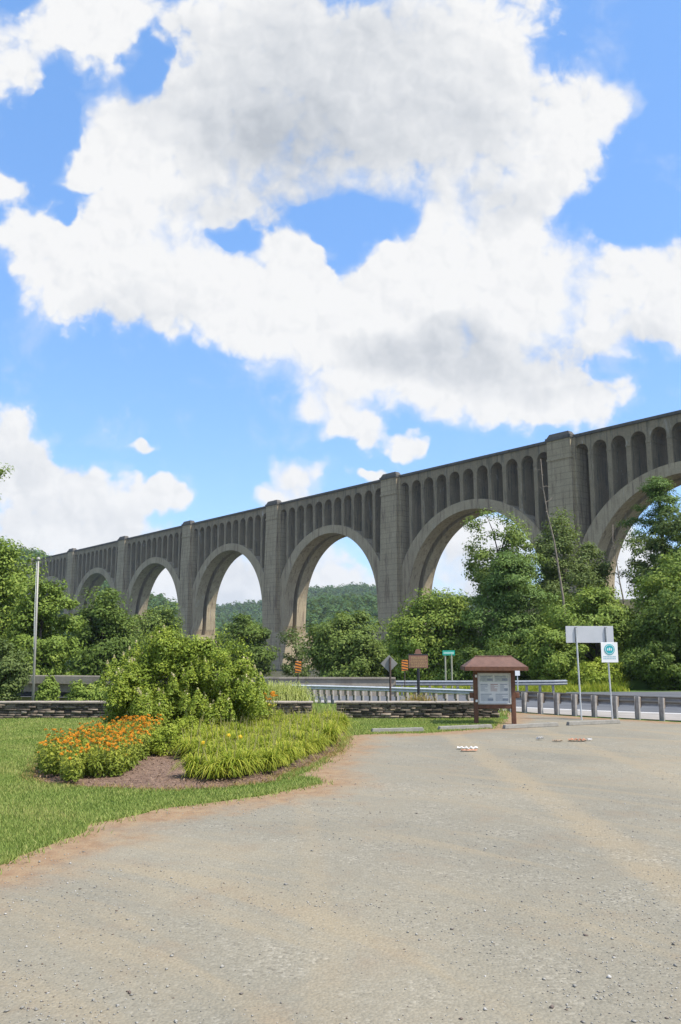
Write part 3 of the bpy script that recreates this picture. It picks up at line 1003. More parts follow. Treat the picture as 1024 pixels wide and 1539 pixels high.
def build_arcade(k):
    cx = (k + 0.5) * SPAN
    half = SPAN / 2 - HW + 0.4
    pitch = 2 * half / 11
    r = 2.02
    zs = ZB + 1.05
    seq = [(cx - half, extr(half) - 1.0, ZTOP - .7)]
    for j in range(11):
        c = -half + (j + .5) * pitch
        lo = c - pitch / 2
        for t in np.linspace(lo, c - r, 3): seq.append((cx + t, extr(t) - 0.6, ZTOP - .7))
        for a in np.linspace(math.pi, 0, 13): seq.append((cx + c + r * math.cos(a), zs + r * math.sin(a), ZTOP - .7))
        for t in np.linspace(c + r, c + pitch / 2, 3): seq.append((cx + t, extr(t) - 0.6, ZTOP - .7))
    seq.append((cx + half, extr(half) - 1.0, ZTOP - .7))
    m = MB()
    shell(m, seq, -1.35, -11.45)
    # imposts: a thin moulding on every cross wall
    for j in range(12):
        c = -half + j * pitch
        m.box(cx + c - (pitch / 2 - r) - .10, cx + c + (pitch / 2 - r) + .10, -11.6, -1.2, ZB - .22, ZB + .22)
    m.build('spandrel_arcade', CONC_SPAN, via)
    p = MB()
    for y0, y1 in ((-0.85, -2.2), (-10.6, -11.95)):
        p.box(cx - half, cx + half, min(y0, y1), max(y0, y1), ZTOP - .7, ZTOP)
    p.build('coping', CONC_COPE, via)


def build_pier(k):
    cx = k * SPAN
    m = MB()
    def ring(hw, f, b, z): return [(cx - hw, -f, z), (cx + hw, -f, z), (cx + hw, -b, z), (cx - hw, -b, z)]
    # two battered shafts, a recessed web between them
    for f0, b0, f1, b1 in ((-0.75, 5.6, 0.0, 5.5), (7.2, 13.55, 7.3, 12.8)):
        m.hexa(ring(HW + .55, f0, b0, ZPL) + ring(HW, f1, b1, ZB - .25))
    m.hexa(ring(1.6, 5.4, 7.4, ZPL) + ring(1.6, 5.4, 7.4, ZTOP - .7))
    m.hexa(ring(HW + .2, -0.2, 13.0, ZB - .25) + ring(HW + .2, -0.2, 13.0, ZB + .25))
    m.hexa(ring(HW + .02, -0.02, 12.82, ZB + .25) + ring(HW + .02, -0.02, 12.82, ZTOP - .65))
    # setbacks either side, between the pylon and the arcade
    for f0, b0 in ((0.95, 5.5), (7.3, 11.85)):
        m.hexa(ring(HW + 1.0, f0, b0, ZPL) + ring(HW + .75, f0, b0, ZTOP - .7))
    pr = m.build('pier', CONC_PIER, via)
    q = MB()
    for y0, y1 in ((0.35, -2.6), (-10.2, -13.15)):
        a, b = min(y0, y1), max(y0, y1)
        q.box(cx - HW - .3, cx + HW + .3, a, b, ZTOP - .65, ZTOP + .15)
        q.hexa([(cx - HW - .05, a + .25, ZTOP + .15), (cx + HW + .05, a + .25, ZTOP + .15), (cx + HW + .05, b - .25, ZTOP + .15), (cx - HW - .05, b - .25, ZTOP + .15),
                (cx - HW + .7, a + .6, ZTOP + 1.25), (cx + HW - .7, a + .6, ZTOP + 1.25), (cx + HW - .7, b - .6, ZTOP + 1.25), (cx - HW + .7, b - .6, ZTOP + 1.25)])
    q.build('pylon_cap', CONC_COPE, pr)
    b = MB()
    b.hexa(ring(9.0, -1.9, 14.7, -12) + ring(8.3, -1.3, 14.1, ZPL - 1.6))
    b.hexa(ring(7.9, -1.0, 13.8, ZPL - 1.6) + ring(7.9, -1.0, 13.8, ZPL))
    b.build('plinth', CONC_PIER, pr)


for k in range(-2, 9):
    build_pier(k)
for k in range(-2, 8):
    build_rib(k, -1.2, -5.5)
    build_rib(k, -7.3, -11.6)
    build_arcade(k)
dk = MB()
dk.box(-2 * SPAN, 8 * SPAN, -10.59, -2.21, ZTOP - 1.6, ZTOP - 1.2)
dk.build('deck', CONC_ROAD, via)

# ------------------------------------------------------------------ guardrails, barrier, road bridge
def w_beam(m, pts, nrm_sign, ztop, h=0.31, d=0.08):
    """corrugated rail swept along pts; bulges to the side given by nrm_sign"""
    prof = [(0.0, 0.0), (0.02, -0.09), (0.35, -0.12), (1.0, -0.20), (1.0, -0.30), (0.2, -0.45), (0.2, -0.55), (1.0, -0.70), (1.0, -0.80), (0.35, -0.90), (0.0, -1.0)]
    prof = [(a * d, b * h) for a, b in prof]
    n = len(prof)
    vs = []
    for i, p in enumerate(pts):
        t = (pts[min(i + 1, len(pts) - 1)] - pts[max(i - 1, 0)]).normalized()
        q = Vector((-t.y, t.x, 0)) * nrm_sign
        for a, b in prof: vs.append(p + q * a + Vector((0, 0, ztop + b)))
        for a, b in reversed(prof): vs.append(p + q * (a - 0.012) + Vector((0, 0, ztop + b)))
    k = 2 * n
    fs = []
    for i in range(len(pts) - 1):
        for j in range(k):
            fs.append((i * k + j, i * k + (j + 1) % k, (i + 1) * k + (j + 1) % k, (i + 1) * k + j))
    m.add(vs, fs)


gpx = [1330, 1285, 1240, 1200, 1155, 1112, 1070, 1031, 994, 957.7, 924, 892.7, 863, 836.6, 812, 788, 766, 745, 724, 705, 687, 671, 655, 640, 626, 612, 597, 583, 570, 557, 545, 533, 522, 511, 500, 490, 480.5, 471, 462, 453]
gd = thing('guardrail', 'curving steel guardrail on posts between the gravel lot and the road', 'guardrail', tuple(rail_pt(700)))
g0 = rail_pt(700)
rp = [rail_pt(q) - g0 + Vector((0, .22, 0)) for q in np.linspace(1330, 738, 70)]
m = MB(); w_beam(m, rp, -1, 0.72); m.build('rail', GALV_SHADE, gd)
rp = [rail_pt(q) - g0 + Vector((0, -.14, 0)) for q in np.linspace(750, 440, 70)]
m = MB(); w_beam(m, rp, 1, 0.73, .20, .09); m.build('rail', GALV, gd)
for i, q in enumerate(gpx):
    p = rail_pt(q) - g0
    t = (rail_pt(q - 5) - rail_pt(q + 5)).normalized()
    M = Matrix.Translation(p) @ Matrix.Rotation(math.atan2(t.y, t.x), 4, 'Z')
    pm = MB()
    hh = (0.70 if q > 760 else 0.58) + random.uniform(-.015, .015)
    # steel I section
    if q < 760: M = M @ Matrix.Diagonal((.62, 1, 1, 1))
    pm.box(-.07, .07, -.012, .012, -.4, hh, M); pm.box(-.07, -.055, -.06, -.0121, -.4, hh, M); pm.box(.055, .07, -.06, -.0121, -.4, hh, M)
    pm.box(-.07, -.055, .0121, .06, -.4, hh, M); pm.box(.055, .07, .0121, .06, -.4, hh, M)
    po = pm.build('post', GALV_POST, gd)
    bm_ = MB(); ys_ = (-.195, -.062) if q > 760 else (.062, .15)
    bm_.bbox(-.07, .07, *ys_, 0.36, hh - .02, 0.01, M); bm_.build('blockout', BLOCK, po)

fr = thing('guardrail', 'straight steel guardrail along the far side of the road, in front of the trees', 'guardrail', (2.6, 39.7, 0))
fpts = [Vector((0, 0, 0)), Vector((2, .03, 0)), Vector((4, .1, 0)), Vector((6, .2, 0)), Vector((7.6, .5, 0)), Vector((8.3, 1.0, 0))]
m = MB(); w_beam(m, fpts, -1, 0.72, .24); m.build('rail', GALV_FAR, fr)
for i in range(12):
    x = 0.3 + i * 0.66
    y = float(np.interp(x, [0, 2, 4, 6, 7.6], [0, .03, .1, .2, .5])) + .1
    pm = MB(); pm.box(x - .05, x + .05, y, y + .1, -.3, .66); pm.build('post', GALV_POST, fr)

cb = thing('concrete_barrier', 'low concrete parapet along the far side of the road, left of the steel rail', 'barrier', (2.6, 39.7, 0))
bp = [(0, 0), (-5.5, .25), (-7, .5), (-26, 5.2)]
m = MB()
for i in range(3):
    (xa, ya), (xb, yb) = bp[i], bp[i + 1]
    m.hexa([(xa, ya, -.5), (xb, yb, -.5), (xb, yb + .38, -.5), (xa, ya + .38, -.5), (xa, ya + .08, .78), (xb, yb + .08, .78), (xb, yb + .3, .78), (xa, ya + .3, .78)])
m.build('parapet', CONC_ROAD, cb)
m = MB()
for i in range(3):
    (xa, ya), (xb, yb) = bp[i], bp[i + 1]
    m.hexa([(xa, ya + .02, .78), (xb, yb + .02, .78), (xb, yb + .36, .78), (xa, ya + .36, .78), (xa, ya + .02, .86), (xb, yb + .02, .86), (xb, yb + .36, .86), (xa, ya + .36, .86)])
m.build('coping', CONC_ROAD, cb)

hb = thing('road_bridge', 'low concrete road bridge with dark girders behind the left stone wall', 'bridge', (-12.5, 38.6, 0), math.atan2(-0.25, 1))
m = MB(); m.box(-16, 6.5, 0, .35, .62, .95); m.build('parapet', CONC_ROAD, hb)
m = MB(); m.box(-16, 6.5, .36, 1.3, .22, .6); m.build('deck_slab', CONC_ROAD, hb)
m = MB(); m.box(-16, 6.5, 1.0, 1.4, -.05, .219); m.build('girder', simple('painted girder', (0.16, 0.17, 0.19), .7), hb)
m = MB(); m.box(-9, 6.5, .8, 2.4, -5, -.051); m.build('abutment', CONC_ROAD, hb)

# ------------------------------------------------------------------ dry stone walls
def stone_wall(name, label, x0, x1, y, h, seed):
    r = random.Random(seed)
    w = thing(name, label, 'stone wall', ((x0 + x1) / 2, y, 0))
    L = (x1 - x0) / 2
    V, F, T = [], [], []
    z = -0.03
    while z < h - 0.05:
        ch = r.uniform(0.045, 0.095)
        if z + ch > h - 0.045: ch = h - 0.045 - z
        for side in (-1, 1):
            x = -L
            while x < L:
                ln_ = min(r.uniform(0.14, 0.46), L - x)
                if ln_ < .05: break
                jy = r.uniform(-.035, .03); g_ = 0.006
                a0, a1 = x + g_, x + ln_ - g_
                ya, yb = sorted((side * (.24 + jy), side * .05))
                b = len(V)
                e = lambda: r.uniform(-.008, .008)
                for zz in (z + .005, z + ch - .005):
                    V += [(a0 + e(), ya + e(), zz + e()), (a1 + e(), ya + e(), zz + e()), (a1 + e(), yb, zz + e()), (a0 + e(), yb, zz + e())]
                F += [[b + i for i in q] for q in [(3, 2, 1, 0), (4, 5, 6, 7), (0, 1, 5, 4), (1, 2, 6, 5), (2, 3, 7, 6), (3, 0, 4, 7)]]
                T += [r.random() ** 1.2] * 8
                x += ln_
        z += ch
    mesh_np('stonework', V, F, STONE, w, attr={'tint': T})
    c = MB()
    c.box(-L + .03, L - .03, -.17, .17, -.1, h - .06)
    c.build('core', simple('dark rubble', (0.05, 0.042, 0.035), .95), w)  # dark core showing through the joints between the stones
    s = MB()
    x = -L - .03
    while x < L:
        ln_ = min(r.uniform(.5, 1.0), L + .03 - x)
        if ln_ < .1: break
        dz = r.uniform(-.006, .008)
        s.bbox(x + .004, x + ln_ - .004, -.29 + r.uniform(-.02, .02), .29, h - .045, h + dz, .008)
        x += ln_
    s.build('capstones', CAPSTONE, w)
    return w


stone_wall('stone_wall', 'long low dry stone wall running behind the lawn and the big shrub', -16.0, at(469, 1070, 26.6).x, 26.85, 0.515, 3)
stone_wall('stone_wall', 'low dry stone wall behind the kiosk, right of the grassy gap', at(505.5, 1070, 26.6).x, at(751, 1070, 26.6).x, 26.85, 0.515, 4)

# ------------------------------------------------------------------ kiosk
KY = 24.7
kx = at(744.5, 1087, KY).x
ki = thing('notice_kiosk', 'brown timber notice kiosk with red shingle roof and glazed poster board', 'notice board', (kx, KY, 0), R(-2))
s_ = KY / 1.03 / 1242
for sx in (-1, 1):
    m = MB(); m.bbox(sx * .545 - .062, sx * .545 + .062, -.06, .06, -.3, 1.62, .008); m.build('post', WOOD, ki)
    m = MB(); m.bbox(sx * .665 - .058, sx * .665 + .058, -.05, .05, .74, .90, .02); m.build('bracket', WOOD, ki)
m = MB(); m.bbox(-.483, .483, -.045, .045, 1.46, 1.62, .008); m.build('top_rail', WOOD, ki)
m = MB(); m.bbox(-.483, .483, -.045, .045, .44, .56, .008); m.build('bottom_rail', WOOD, ki)
bd = MB(); bd.box(-.482, .482, -.02, .03, .561, 1.459); bd = bd.build('board', PAPER, ki)
m = MB()
for a in ((-.482, -.44, .562, 1.458), (.44, .482, .562, 1.458), (-.4399, .4399, .562, .60), (-.4399, .4399, 1.42, 1.458)):
    m.bbox(a[0], a[1], -.055, -.021, a[2], a[3], .005)
m.build('board_frame', simple('pale frame', (0.5, 0.49, 0.46), .6), bd)
rk = random.Random(5)
notices = [(-.42, -.02, 1.20, 1.40, PAPER2), (.01, .41, 1.20, 1.40, PAPER2), (-.42, -.15, .92, 1.17, PAPER), (-.13, .13, .92, 1.17, PAPER), (.15, .41, .92, 1.17, PAPER), (-.42, -.02, .63, .89, PAPER), (.01, .41, .63, .89, PAPER)]
for (a, b, c, d, mt) in notices:
    n_ = MB(); n_.box(a, b, -.026, -.0205, c, d); n_ = n_.build('notice', mt, bd)
    tx = MB(); z = d - .03
    first = True
    while z > c + .02:
        hh = .022 if first else .009
        xe = b - .02 - rk.uniform(0, .45) * (b - a) * (0.3 if first else 1)
        tx.box(a + .02, xe, -.029, -.0265, z - hh, z); z -= hh + (.018 if first else .013); first = False
    if rk.random() < .6:
        w_ = (b - a) * .4
        tx.box(b - .02 - w_, b - .02, -.0295, -.0262, c + .03, c + .10)
    tag(tx.build('printing', rk.choice([INK, INK, INK_RED]), bd))
for zz in (.66, 1.37):
    m = MB(); m.bbox(-.56, -.50, -.085, -.061, zz - .035, zz + .035, .008); m.build('hinge', WHITE, ki)
rf = MB()
ez, rz_, ex, ey, rx_ = 1.65, 1.93, .89, .56, .54
v = [(-ex, -ey, ez), (ex, -ey, ez), (ex, ey, ez), (-ex, ey, ez), (-rx_, 0, rz_), (rx_, 0, rz_)]
lo = [(x, y, z - .06) for x, y, z in v[:4]]
rf.add(v + lo, [(0, 1, 5, 4), (2, 3, 4, 5), (1, 2, 5), (3, 0, 4), (0, 6, 7, 1), (1, 7, 8, 2), (2, 8, 9, 3), (3, 9, 6, 0), (6, 9, 8, 7)])
rfo = rf.build('roof', ROOF, ki)
m = MB()
m.box(-ex - .01, ex + .01, -ey - .022, -ey - .002, ez - .115, ez - .005); m.box(-ex - .01, ex + .01, ey + .002, ey + .022, ez - .115, ez - .005)
m.box(-ex - .022, -ex - .002, -ey, ey, ez - .115, ez - .005); m.box(ex + .002, ex + .022, -ey, ey, ez - .115, ez - .005)
m.build('fascia', WOOD, rfo)
m = MB(); m.tube([(-rx_, 0, rz_ + .005), (rx_, 0, rz_ + .005)], .022, 8); m.build('ridge_cap', ROOF, rfo)

# ------------------------------------------------------------------ signs
SY = 26.1
a, b = at(850.5, 953, SY), at(922, 953, SY)
sg = thing('road_sign', 'blank grey back of a wide road sign on two thin posts', 'road sign', ((a.x + b.x) / 2, SY, 0))
hw = (b.x - a.x) / 2
z0, z1 = at(886, 966, SY).z, at(886, 941, SY).z
m = MB(); m.bbox(-hw, hw, -.008, .008, z0, z1, .004); m.build('panel', SIGNBACK, sg)
for px_t, px_b in ((865.5, 874), (910.5, 920.5)):
    xt = at(px_t, 950, SY).x - (a.x + b.x) / 2; xb = at(px_b, 1082, SY).x - (a.x + b.x) / 2
    m = MB(); m.tube([(xb, -.035, -.3), (xt, -.035, z1 - .06)], .026, 8); m.build('post', GALV, sg)
    m = MB(); m.bbox(xt - .035, xt + .035, -.034, -.0085, z0 + .03, z1 - .03, .004); m.build('brace', SIGNBRACE, sg)

SY2 = 26.0
a = at(914.5, 980, SY2)
ss = thing('road_sign', 'small white portrait sign with a round teal emblem, below the wide sign', 'road sign', (a.x, SY2, 0), R(3))
z0, z1 = at(914, 995.5, SY2).z, at(914, 965.5, SY2).z
m = MB(); m.bbox(-.262, .262, -.10, -.085, z0, z1, .006); pn = m.build('panel', WHITE, ss)
zc = z1 - .215
m = MB(); m.tube([(0, -.108, zc), (0, -.1005, zc)], .165, 28); m.build('emblem', TEAL, pn)
m = MB()
for q in range(20):
    t0, t1 = 2 * math.pi * q / 20, 2 * math.pi * (q + .8) / 20
    m.hexa([(math.cos(t0) * .128, -.1115, zc + math.sin(t0) * .128), (math.cos(t0) * .142, -.1115, zc + math.sin(t0) * .142), (math.cos(t1) * .142, -.1115, zc + math.sin(t1) * .142), (math.cos(t1) * .128, -.1115, zc + math.sin(t1) * .128),
            (math.cos(t0) * .128, -.1085, zc + math.sin(t0) * .128), (math.cos(t0) * .142, -.1085, zc + math.sin(t0) * .142), (math.cos(t1) * .142, -.1085, zc + math.sin(t1) * .142), (math.cos(t1) * .128, -.1085, zc + math.sin(t1) * .128)])
for (xx, ww, zz, h_) in ((-.055, .03, .0, .07), (.0, .03, .01, .09), (.055, .03, .0, .07)):
    m.box(xx - ww / 2, xx + ww / 2, -.1115, -.1085, zc + zz - h_ / 2, zc + zz + h_ / 2)
m.build('emblem_print', WHITE, pn)
m = MB()
for zz, w_ in ((z0 + .16, .2), (z0 + .10, .2)):
    x = -w_
    while x < w_ - .02:
        m.box(x, x + .035, -.1035, -.1002, zz, zz + .04); x += .05
m.build('lettering', TEALGREY, pn)
m = MB(); m.bbox(-.05, .05, -.0845, -.02, z1 - .3, z1 - .2, .005); m.build('clamp', GALV_POST, ss)

def post_sign(name, label, cat, px, Y, ptop, mat, r=.03):
    t = thing(name, label, cat, (at(px, 1050, Y).x, Y, hz(at(px, 1050, Y).x, Y)))
    m = MB(); m.tube([(0, 0, -.3), (0, 0, at(px, ptop, Y).z - t.location.z)], r, 8); m.build('post', mat, t)
    return t


Y = 28.6
t = post_sign('road_sign', 'grey back of a diamond sign on a dark brown post behind the right stone wall', 'road sign', 587, Y, 988, DARKPOST, .035)
zc = at(585.5, 997.5, Y).z; q = .285
m = MB(); M = Matrix.Translation((-.03, .055, zc)) @ Matrix.Rotation(R(45), 4, 'Y')
m.bbox(-q * .72, q * .72, -.01, .01, -q * .72, q * .72, .006, M); m.build('panel', simple('unlit-toned sign back', (0.24, 0.23, 0.215), .6, 0, .1, 5), t)  # grey darkened to give the panel an unlit look

Y = 29.2
t = post_sign('historical_marker', 'brown cast historical marker plate on a black post above dry tawny grass', 'historical marker', 629.5, Y, 1004.5, BLACK, .05)
za, zb = at(630, 1004.3, Y).z, at(630, 984.5, Y).z
m = MB(); m.bbox(-.335, .335, -.03, .03, za, zb, .012); pl = m.build('plate', BROWNPLATE, t)
m = MB()
for k in range(7):
    zz = zb - .09 - k * .053
    x = -.29 + rk.uniform(0, .05)
    while x < .27:
        w_ = rk.uniform(.03, .09); m.box(x, min(x + w_, .29), -.035, -.0305, zz, zz + .03); x += w_ + .018
m.build('lettering', GILT, pl)
m = MB(); m.bbox(-.36, .36, -.036, .036, zb, zb + .035, .008); m.build('top_moulding', BLACK, pl)
m = MB(); m.tube([(0, -.028, zb + .11), (0, .028, zb + .11)], .10, 16); m.bbox(-.13, .13, -.025, .025, zb + .03, zb + .07, .006); m.build('crest', BROWNPLATE, pl)


def chevron_marker(label, px, Y, y0, y1, wpx):
    t = post_sign('object_marker', label, 'road marker', px, Y, y0 + 4, DARKPOST, .022)
    z0, z1 = at(px, y1, Y).z - t.location.z, at(px, y0, Y).z - t.location.z
    hw = wpx / 2 * Y / 1.02 / 1242
    m = MB(); m.bbox(-hw, hw, -.045, -.025, z0, z1, .006); p = m.build('panel', ORANGE_SIGN, t)
    m = MB()
    n = 4; h = (z1 - z0) / n
    for k in range(n):
        za = z0 + (k + .2) * h
        m.hexa([(-hw * .97, -.049, za + h * .3), (hw * .97, -.049, za - h * .15), (hw * .97, -.0455, za - h * .15), (-hw * .97, -.0455, za + h * .3),
                (-hw * .97, -.049, za + h * .68), (hw * .97, -.049, za + h * .23), (hw * .97, -.0455, za + h * .23), (-hw * .97, -.0455, za + h * .68)])
    m.build('stripes', BLACK, p)
    return t


chevron_marker('orange and black striped marker on a thin post at the end of the near guardrail', 448, 34.6, 994, 1011, 9)
chevron_marker('orange and black striped marker beside the brown historical plate', 609, 38.9, 992, 1008, 9.5)

Y = 41.5
t = thing('street_sign', 'green street name sign on two pale posts beyond the far guardrail', 'street sign', (at(675, 1020, Y).x, Y, 0))
za, zb = at(675, 985, Y).z, at(675, 977.5, Y).z
m = MB(); m.bbox(-.30, .32, -.012, .012, za, zb, .006, Matrix.Rotation(R(4), 4, 'Z')); pn = m.build('panel', GREEN_SIGN, t)
m = MB(); x = -.24
while x < .24:
    m.box(x, x + .035, -.017, -.0125, za + .07, zb - .07, Matrix.Rotation(R(4), 4, 'Z')); x += .052
m.build('lettering', simple('pale green lettering', (0.45, 0.68, 0.6), .5), pn)
for sx in (-.16, .15):
    m = MB(); m.tube([(sx, .03, -.3), (sx, .03, za + .1)], .04, 8); m.build('post', simple('pale timber post', (0.34, 0.33, 0.25), .8), t)

Y = 39.0
t = post_sign('road_sign', 'little white sign beyond the road, just right of the kiosk roof', 'road sign', 779, Y, 1008, GALV, .025)
m = MB(); za, zb = at(779, 1015.5, Y).z, at(779, 1008, Y).z; m.bbox(-.11, .11, -.04, -.026, za, zb, .005); m.build('panel', WHITE, t)

# flagpole
Y = 27.9
b_ = at(50.5, 1053, Y)
t = thing('flagpole', 'bare pale metal flagpole standing behind the left stone wall', 'flagpole', (b_.x, Y, 0))
zt = at(58, 842, Y).z
tx = at(58, 842, Y).x - b_.x
m = MB(); m.tube([(0, 0, -.3), (tx * .5, 0, zt * .5), (tx, 0, zt)], [.045, .038, .028], 10); m.build('pole', POLE, t, True)
m = MB(); m.tube([(tx, 0, zt), (tx, 0, zt + .02), (tx, 0, zt + .05), (tx, 0, zt + .09), (tx, 0, zt + .11)], [.035, .06, .065, .045, .01], 10); m.build('finial', GALV_POST, t, True)
m = MB(); m.bbox(-.10, -.045, -.03, .03, zt * .42, zt * .42 + .05, .005); m.build('cleat', GALV, t)
m = MB(); m.tube([(-.075, -.02, zt * .42), (tx * .5 - .06, -.03, zt * .6), (tx - .05, -.02, zt - .05)], .008, 5); m.build('halyard', WHITE, t)

# ------------------------------------------------------------------ parking stops
stops = [((558, 1101.5), (637, 1099.5), 'weathered parking stop at the grass edge, farthest left of the row'),
         ((659, 1098), (739, 1094.5), 'parking stop on the ground just left of the kiosk legs'),
         ((757, 1095.5), (838, 1091.5), 'parking stop directly in front and to the right of the kiosk'),
         ((853, 1090.5), (931, 1087), 'parking stop in front of the wide grey sign, nearest the guardrail')]
for (p, q, lab) in stops:
    A, B = gr(*p), gr(*q)
    d = B - A; L = d.length
    t = thing('parking_stop', lab, 'parking stop', tuple((A + B) / 2 + Vector((0, 0, .004))), math.atan2(d.y, d.x), 'parking stops along the edge of the gravel lot')
    m = MB()
    h = .105
    for xa, xb in ((-L / 2, L / 2),):
        m.hexa([(xa, -.075, 0), (xb, -.075, 0), (xb, .075, 0), (xa, .075, 0), (xa + .03, -.058, h), (xb - .03, -.058, h), (xb - .03, .058, h), (xa + .03, .058, h)])
    o = m.build('bumper', STOP, t)
    bv = o.modifiers.new('soft edges', 'BEVEL'); bv.width = .012; bv.segments = 2
    for sx in (-.33, .33):
        m = MB(); m.tube([(sx * L, 0, h - .02), (sx * L, 0, h + .012)], .016, 8); m.build('steel_pin', GALV_POST, t)


# ------------------------------------------------------------------ litter
def litter(label, px, py, w, d, mat, seed, h=.05):
    r = random.Random(seed)
    p = gr(px, py)
    bm = bmesh.new()
    n = 9
    vs = [[bm.verts.new(((i / n - .5) * w, (j / 5 - .5) * d, .012 + h * abs(math.sin(i * 1.7 + seed) * math.cos(j * 1.3 + seed)) + r.uniform(0, .012))) for j in range(6)] for i in range(n + 1)]
    for i in range(n):
        for j in range(5): bm.faces.new((vs[i][j], vs[i + 1][j], vs[i + 1][j + 1], vs[i][j + 1]))
    me = bpy.data.meshes.new('litter'); bm.to_mesh(me); bm.free(); me.materials.append(mat)
    o = bpy.data.objects.new('litter', me); o.location = (p.x, p.y, .006); o.rotation_euler = (0, 0, r.uniform(-.2, .2)); col.objects.link(o)
    sm = o.modifiers.new('thickness', 'SOLIDIFY'); sm.thickness = .004
    tag(o, label, 'litter')
    return o


litter('crumpled white paper with its near edge stained orange, nearest piece of litter', 703, 1126.5, .44, .12, LITTER_W, 1, .05)
litter('torn orange wrapper lying against the crumpled white paper', 705, 1129.5, .34, .12, LITTER_O, 2, .03)
litter('small white scrap of paper on the gravel between two litter heaps', 812, 1112.5, .16, .10, LITTER_W, 3, .07)
litter('orange brown crushed packaging on the gravel below the wide sign', 868, 1114.5, .40, .16, LITTER_O, 4, .06)
litter('little white paper scrap at the right end of the orange packaging', 886, 1113.5, .10, .08, LITTER_W, 5, .05)
litter('flat brown leaf of cardboard left of the orange packaging', 838, 1115, .22, .12, simple('brown card', (0.33, 0.24, 0.16), .9), 6, .03)

# ------------------------------------------------------------------ loose gravel
def loose_gravel():
    r = np.random.default_rng(31)
    N = 20000
    Y = 4.0 + 16 * r.uniform(0, 1, N) ** 2.0
    X = (r.uniform(-60, 1090, N) - 512) / 1242 * Y / 1.03
    P = np.column_stack([X, Y])
    P = P[in_poly(P, LOT_EDGE)]
    # patchy: leave the swept places bare
    k = np.sin(P[:, 0] * 1.3 + 2 * np.sin(P[:, 1] * .7)) + np.sin(P[:, 1] * 1.9 + 1.5 * np.sin(P[:, 0] * .9))
    P = P[(k + r.normal(0, .9, len(P))) > -.3]
    n = len(P)
    s = 0.0036 * np.exp(r.normal(0, .45, n)) + .0018
    big = r.uniform(0, 1, n) < .012
    s[big] *= r.uniform(1.6, 2.4, big.sum())
    s = np.minimum(s, .016)
    o = np.array([(1, 0, 0), (-1, 0, 0), (0, 1, 0), (0, -1, 0), (0, 0, 1), (0, 0, -1)], float)
    V = o[None] * r.uniform(.65, 1.3, (n, 6, 1)) + r.normal(0, .15, (n, 6, 3))
    V *= s[:, None, None] * np.stack([r.uniform(.9, 1.6, n), r.uniform(.8, 1.2, n), r.uniform(.5, .9, n)], 1)[:, None]
    a = r.uniform(0, 6.28, n); c_, s2 = np.cos(a)[:, None], np.sin(a)[:, None]
    V = np.stack([V[..., 0] * c_ - V[..., 1] * s2, V[..., 0] * s2 + V[..., 1] * c_, V[..., 2]], 2)
    V += np.column_stack([P, .004 + s * .35])[:, None]
    tri = np.array([(0, 2, 4), (2, 1, 4), (1, 3, 4), (3, 0, 4), (2, 0, 5), (1, 2, 5), (3, 1, 5), (0, 3, 5)])
    F = (np.arange(n)[:, None, None] * 6 + tri[None]).reshape(-1, 3)
    tint = r.uniform(0, 1, n)
    m, g, b = new_mat('loose stones')
    at_ = g.node('ShaderNodeAttribute', attribute_name='tint').outputs['Fac']
    g.put(b.inputs['Base Color'], g.ramp(at_, [(0, (0.12, 0.075, 0.055)), (.12, (0.17, 0.16, 0.145)), (.5, (0.29, 0.275, 0.24)), (.85, (0.30, 0.285, 0.25)), (1, (0.42, 0.40, 0.37))]))
    b.inputs['Roughness'].default_value = .9
    q = mesh_np('gravel', V.reshape(-1, 3), F, m, attr={'tint': np.repeat(tint, 6)})
    tag(q, 'loose grey and rust crushed stones scattered over the lot', 'gravel', kind='stuff')


loose_gravel()


# ------------------------------------------------------------------ grass
def blades(name, P, h, w, lean, mat, seed, zfun=None, tint=None, parent=None):
    r = np.random.default_rng(seed)
    n = len(P)
    a = r.uniform(0, 2 * math.pi, n)
    la = r.uniform(0, 2 * math.pi, n)
    z0 = np.zeros(n) if zfun is None else zfun(P[:, 0], P[:, 1])
    base = np.column_stack([P, z0])
    side = np.column_stack([np.cos(a), np.sin(a), np.zeros(n)]) * (w / 2)[:, None]
    tip = base + np.column_stack([np.cos(la) * lean * h, np.sin(la) * lean * h, h])
    v = np.stack([base - side, base + side, tip], 1)
    if tint is None: tint = r.uniform(0, 1, n)
    return mesh_np(name, v.reshape(-1, 3), np.arange(3 * n).reshape(n, 3), mat, parent, attr={'tint': np.repeat(tint, 3)})


def lawn():
    r = np.random.default_rng(41)
    out = []
    N = 420000
    Y = 8.2 + 18.4 * r.uniform(0, 1, N) ** 1.35
    px = r.uniform(-80, 760, N)
    P = np.column_stack([(px - 512) / 1242 * Y / 1.035, Y])
    ok = ~in_poly(P, LOT_EDGE) & ~in_poly(P, BED_EDGE)
    # thin, broken fringe creeping onto the lot's rim
    P = P[ok & (P[:, 1] < 26.55)]
    n = len(P)
    nz = np.sin(P[:, 0] * 2.1 + np.sin(P[:, 1] * 1.7) * 2) * np.sin(P[:, 1] * 1.4 + np.sin(P[:, 0] * 1.1) * 2)
    h = .028 + .03 * r.uniform(0, 1, n) + .012 * nz
    w = .007 + .00095 * P[:, 1] * r.uniform(.5, 1.1, n)
    tint = np.clip(.45 + .22 * nz + r.normal(0, .22, n), 0, 1)
    o = blades('grass', P, h, w, r.uniform(.2, .9, n), L_GRASS, 42, None, tint)
    tag(o, 'short bright green mown lawn grass around the flower bed', 'grass', kind='stuff')


lawn()


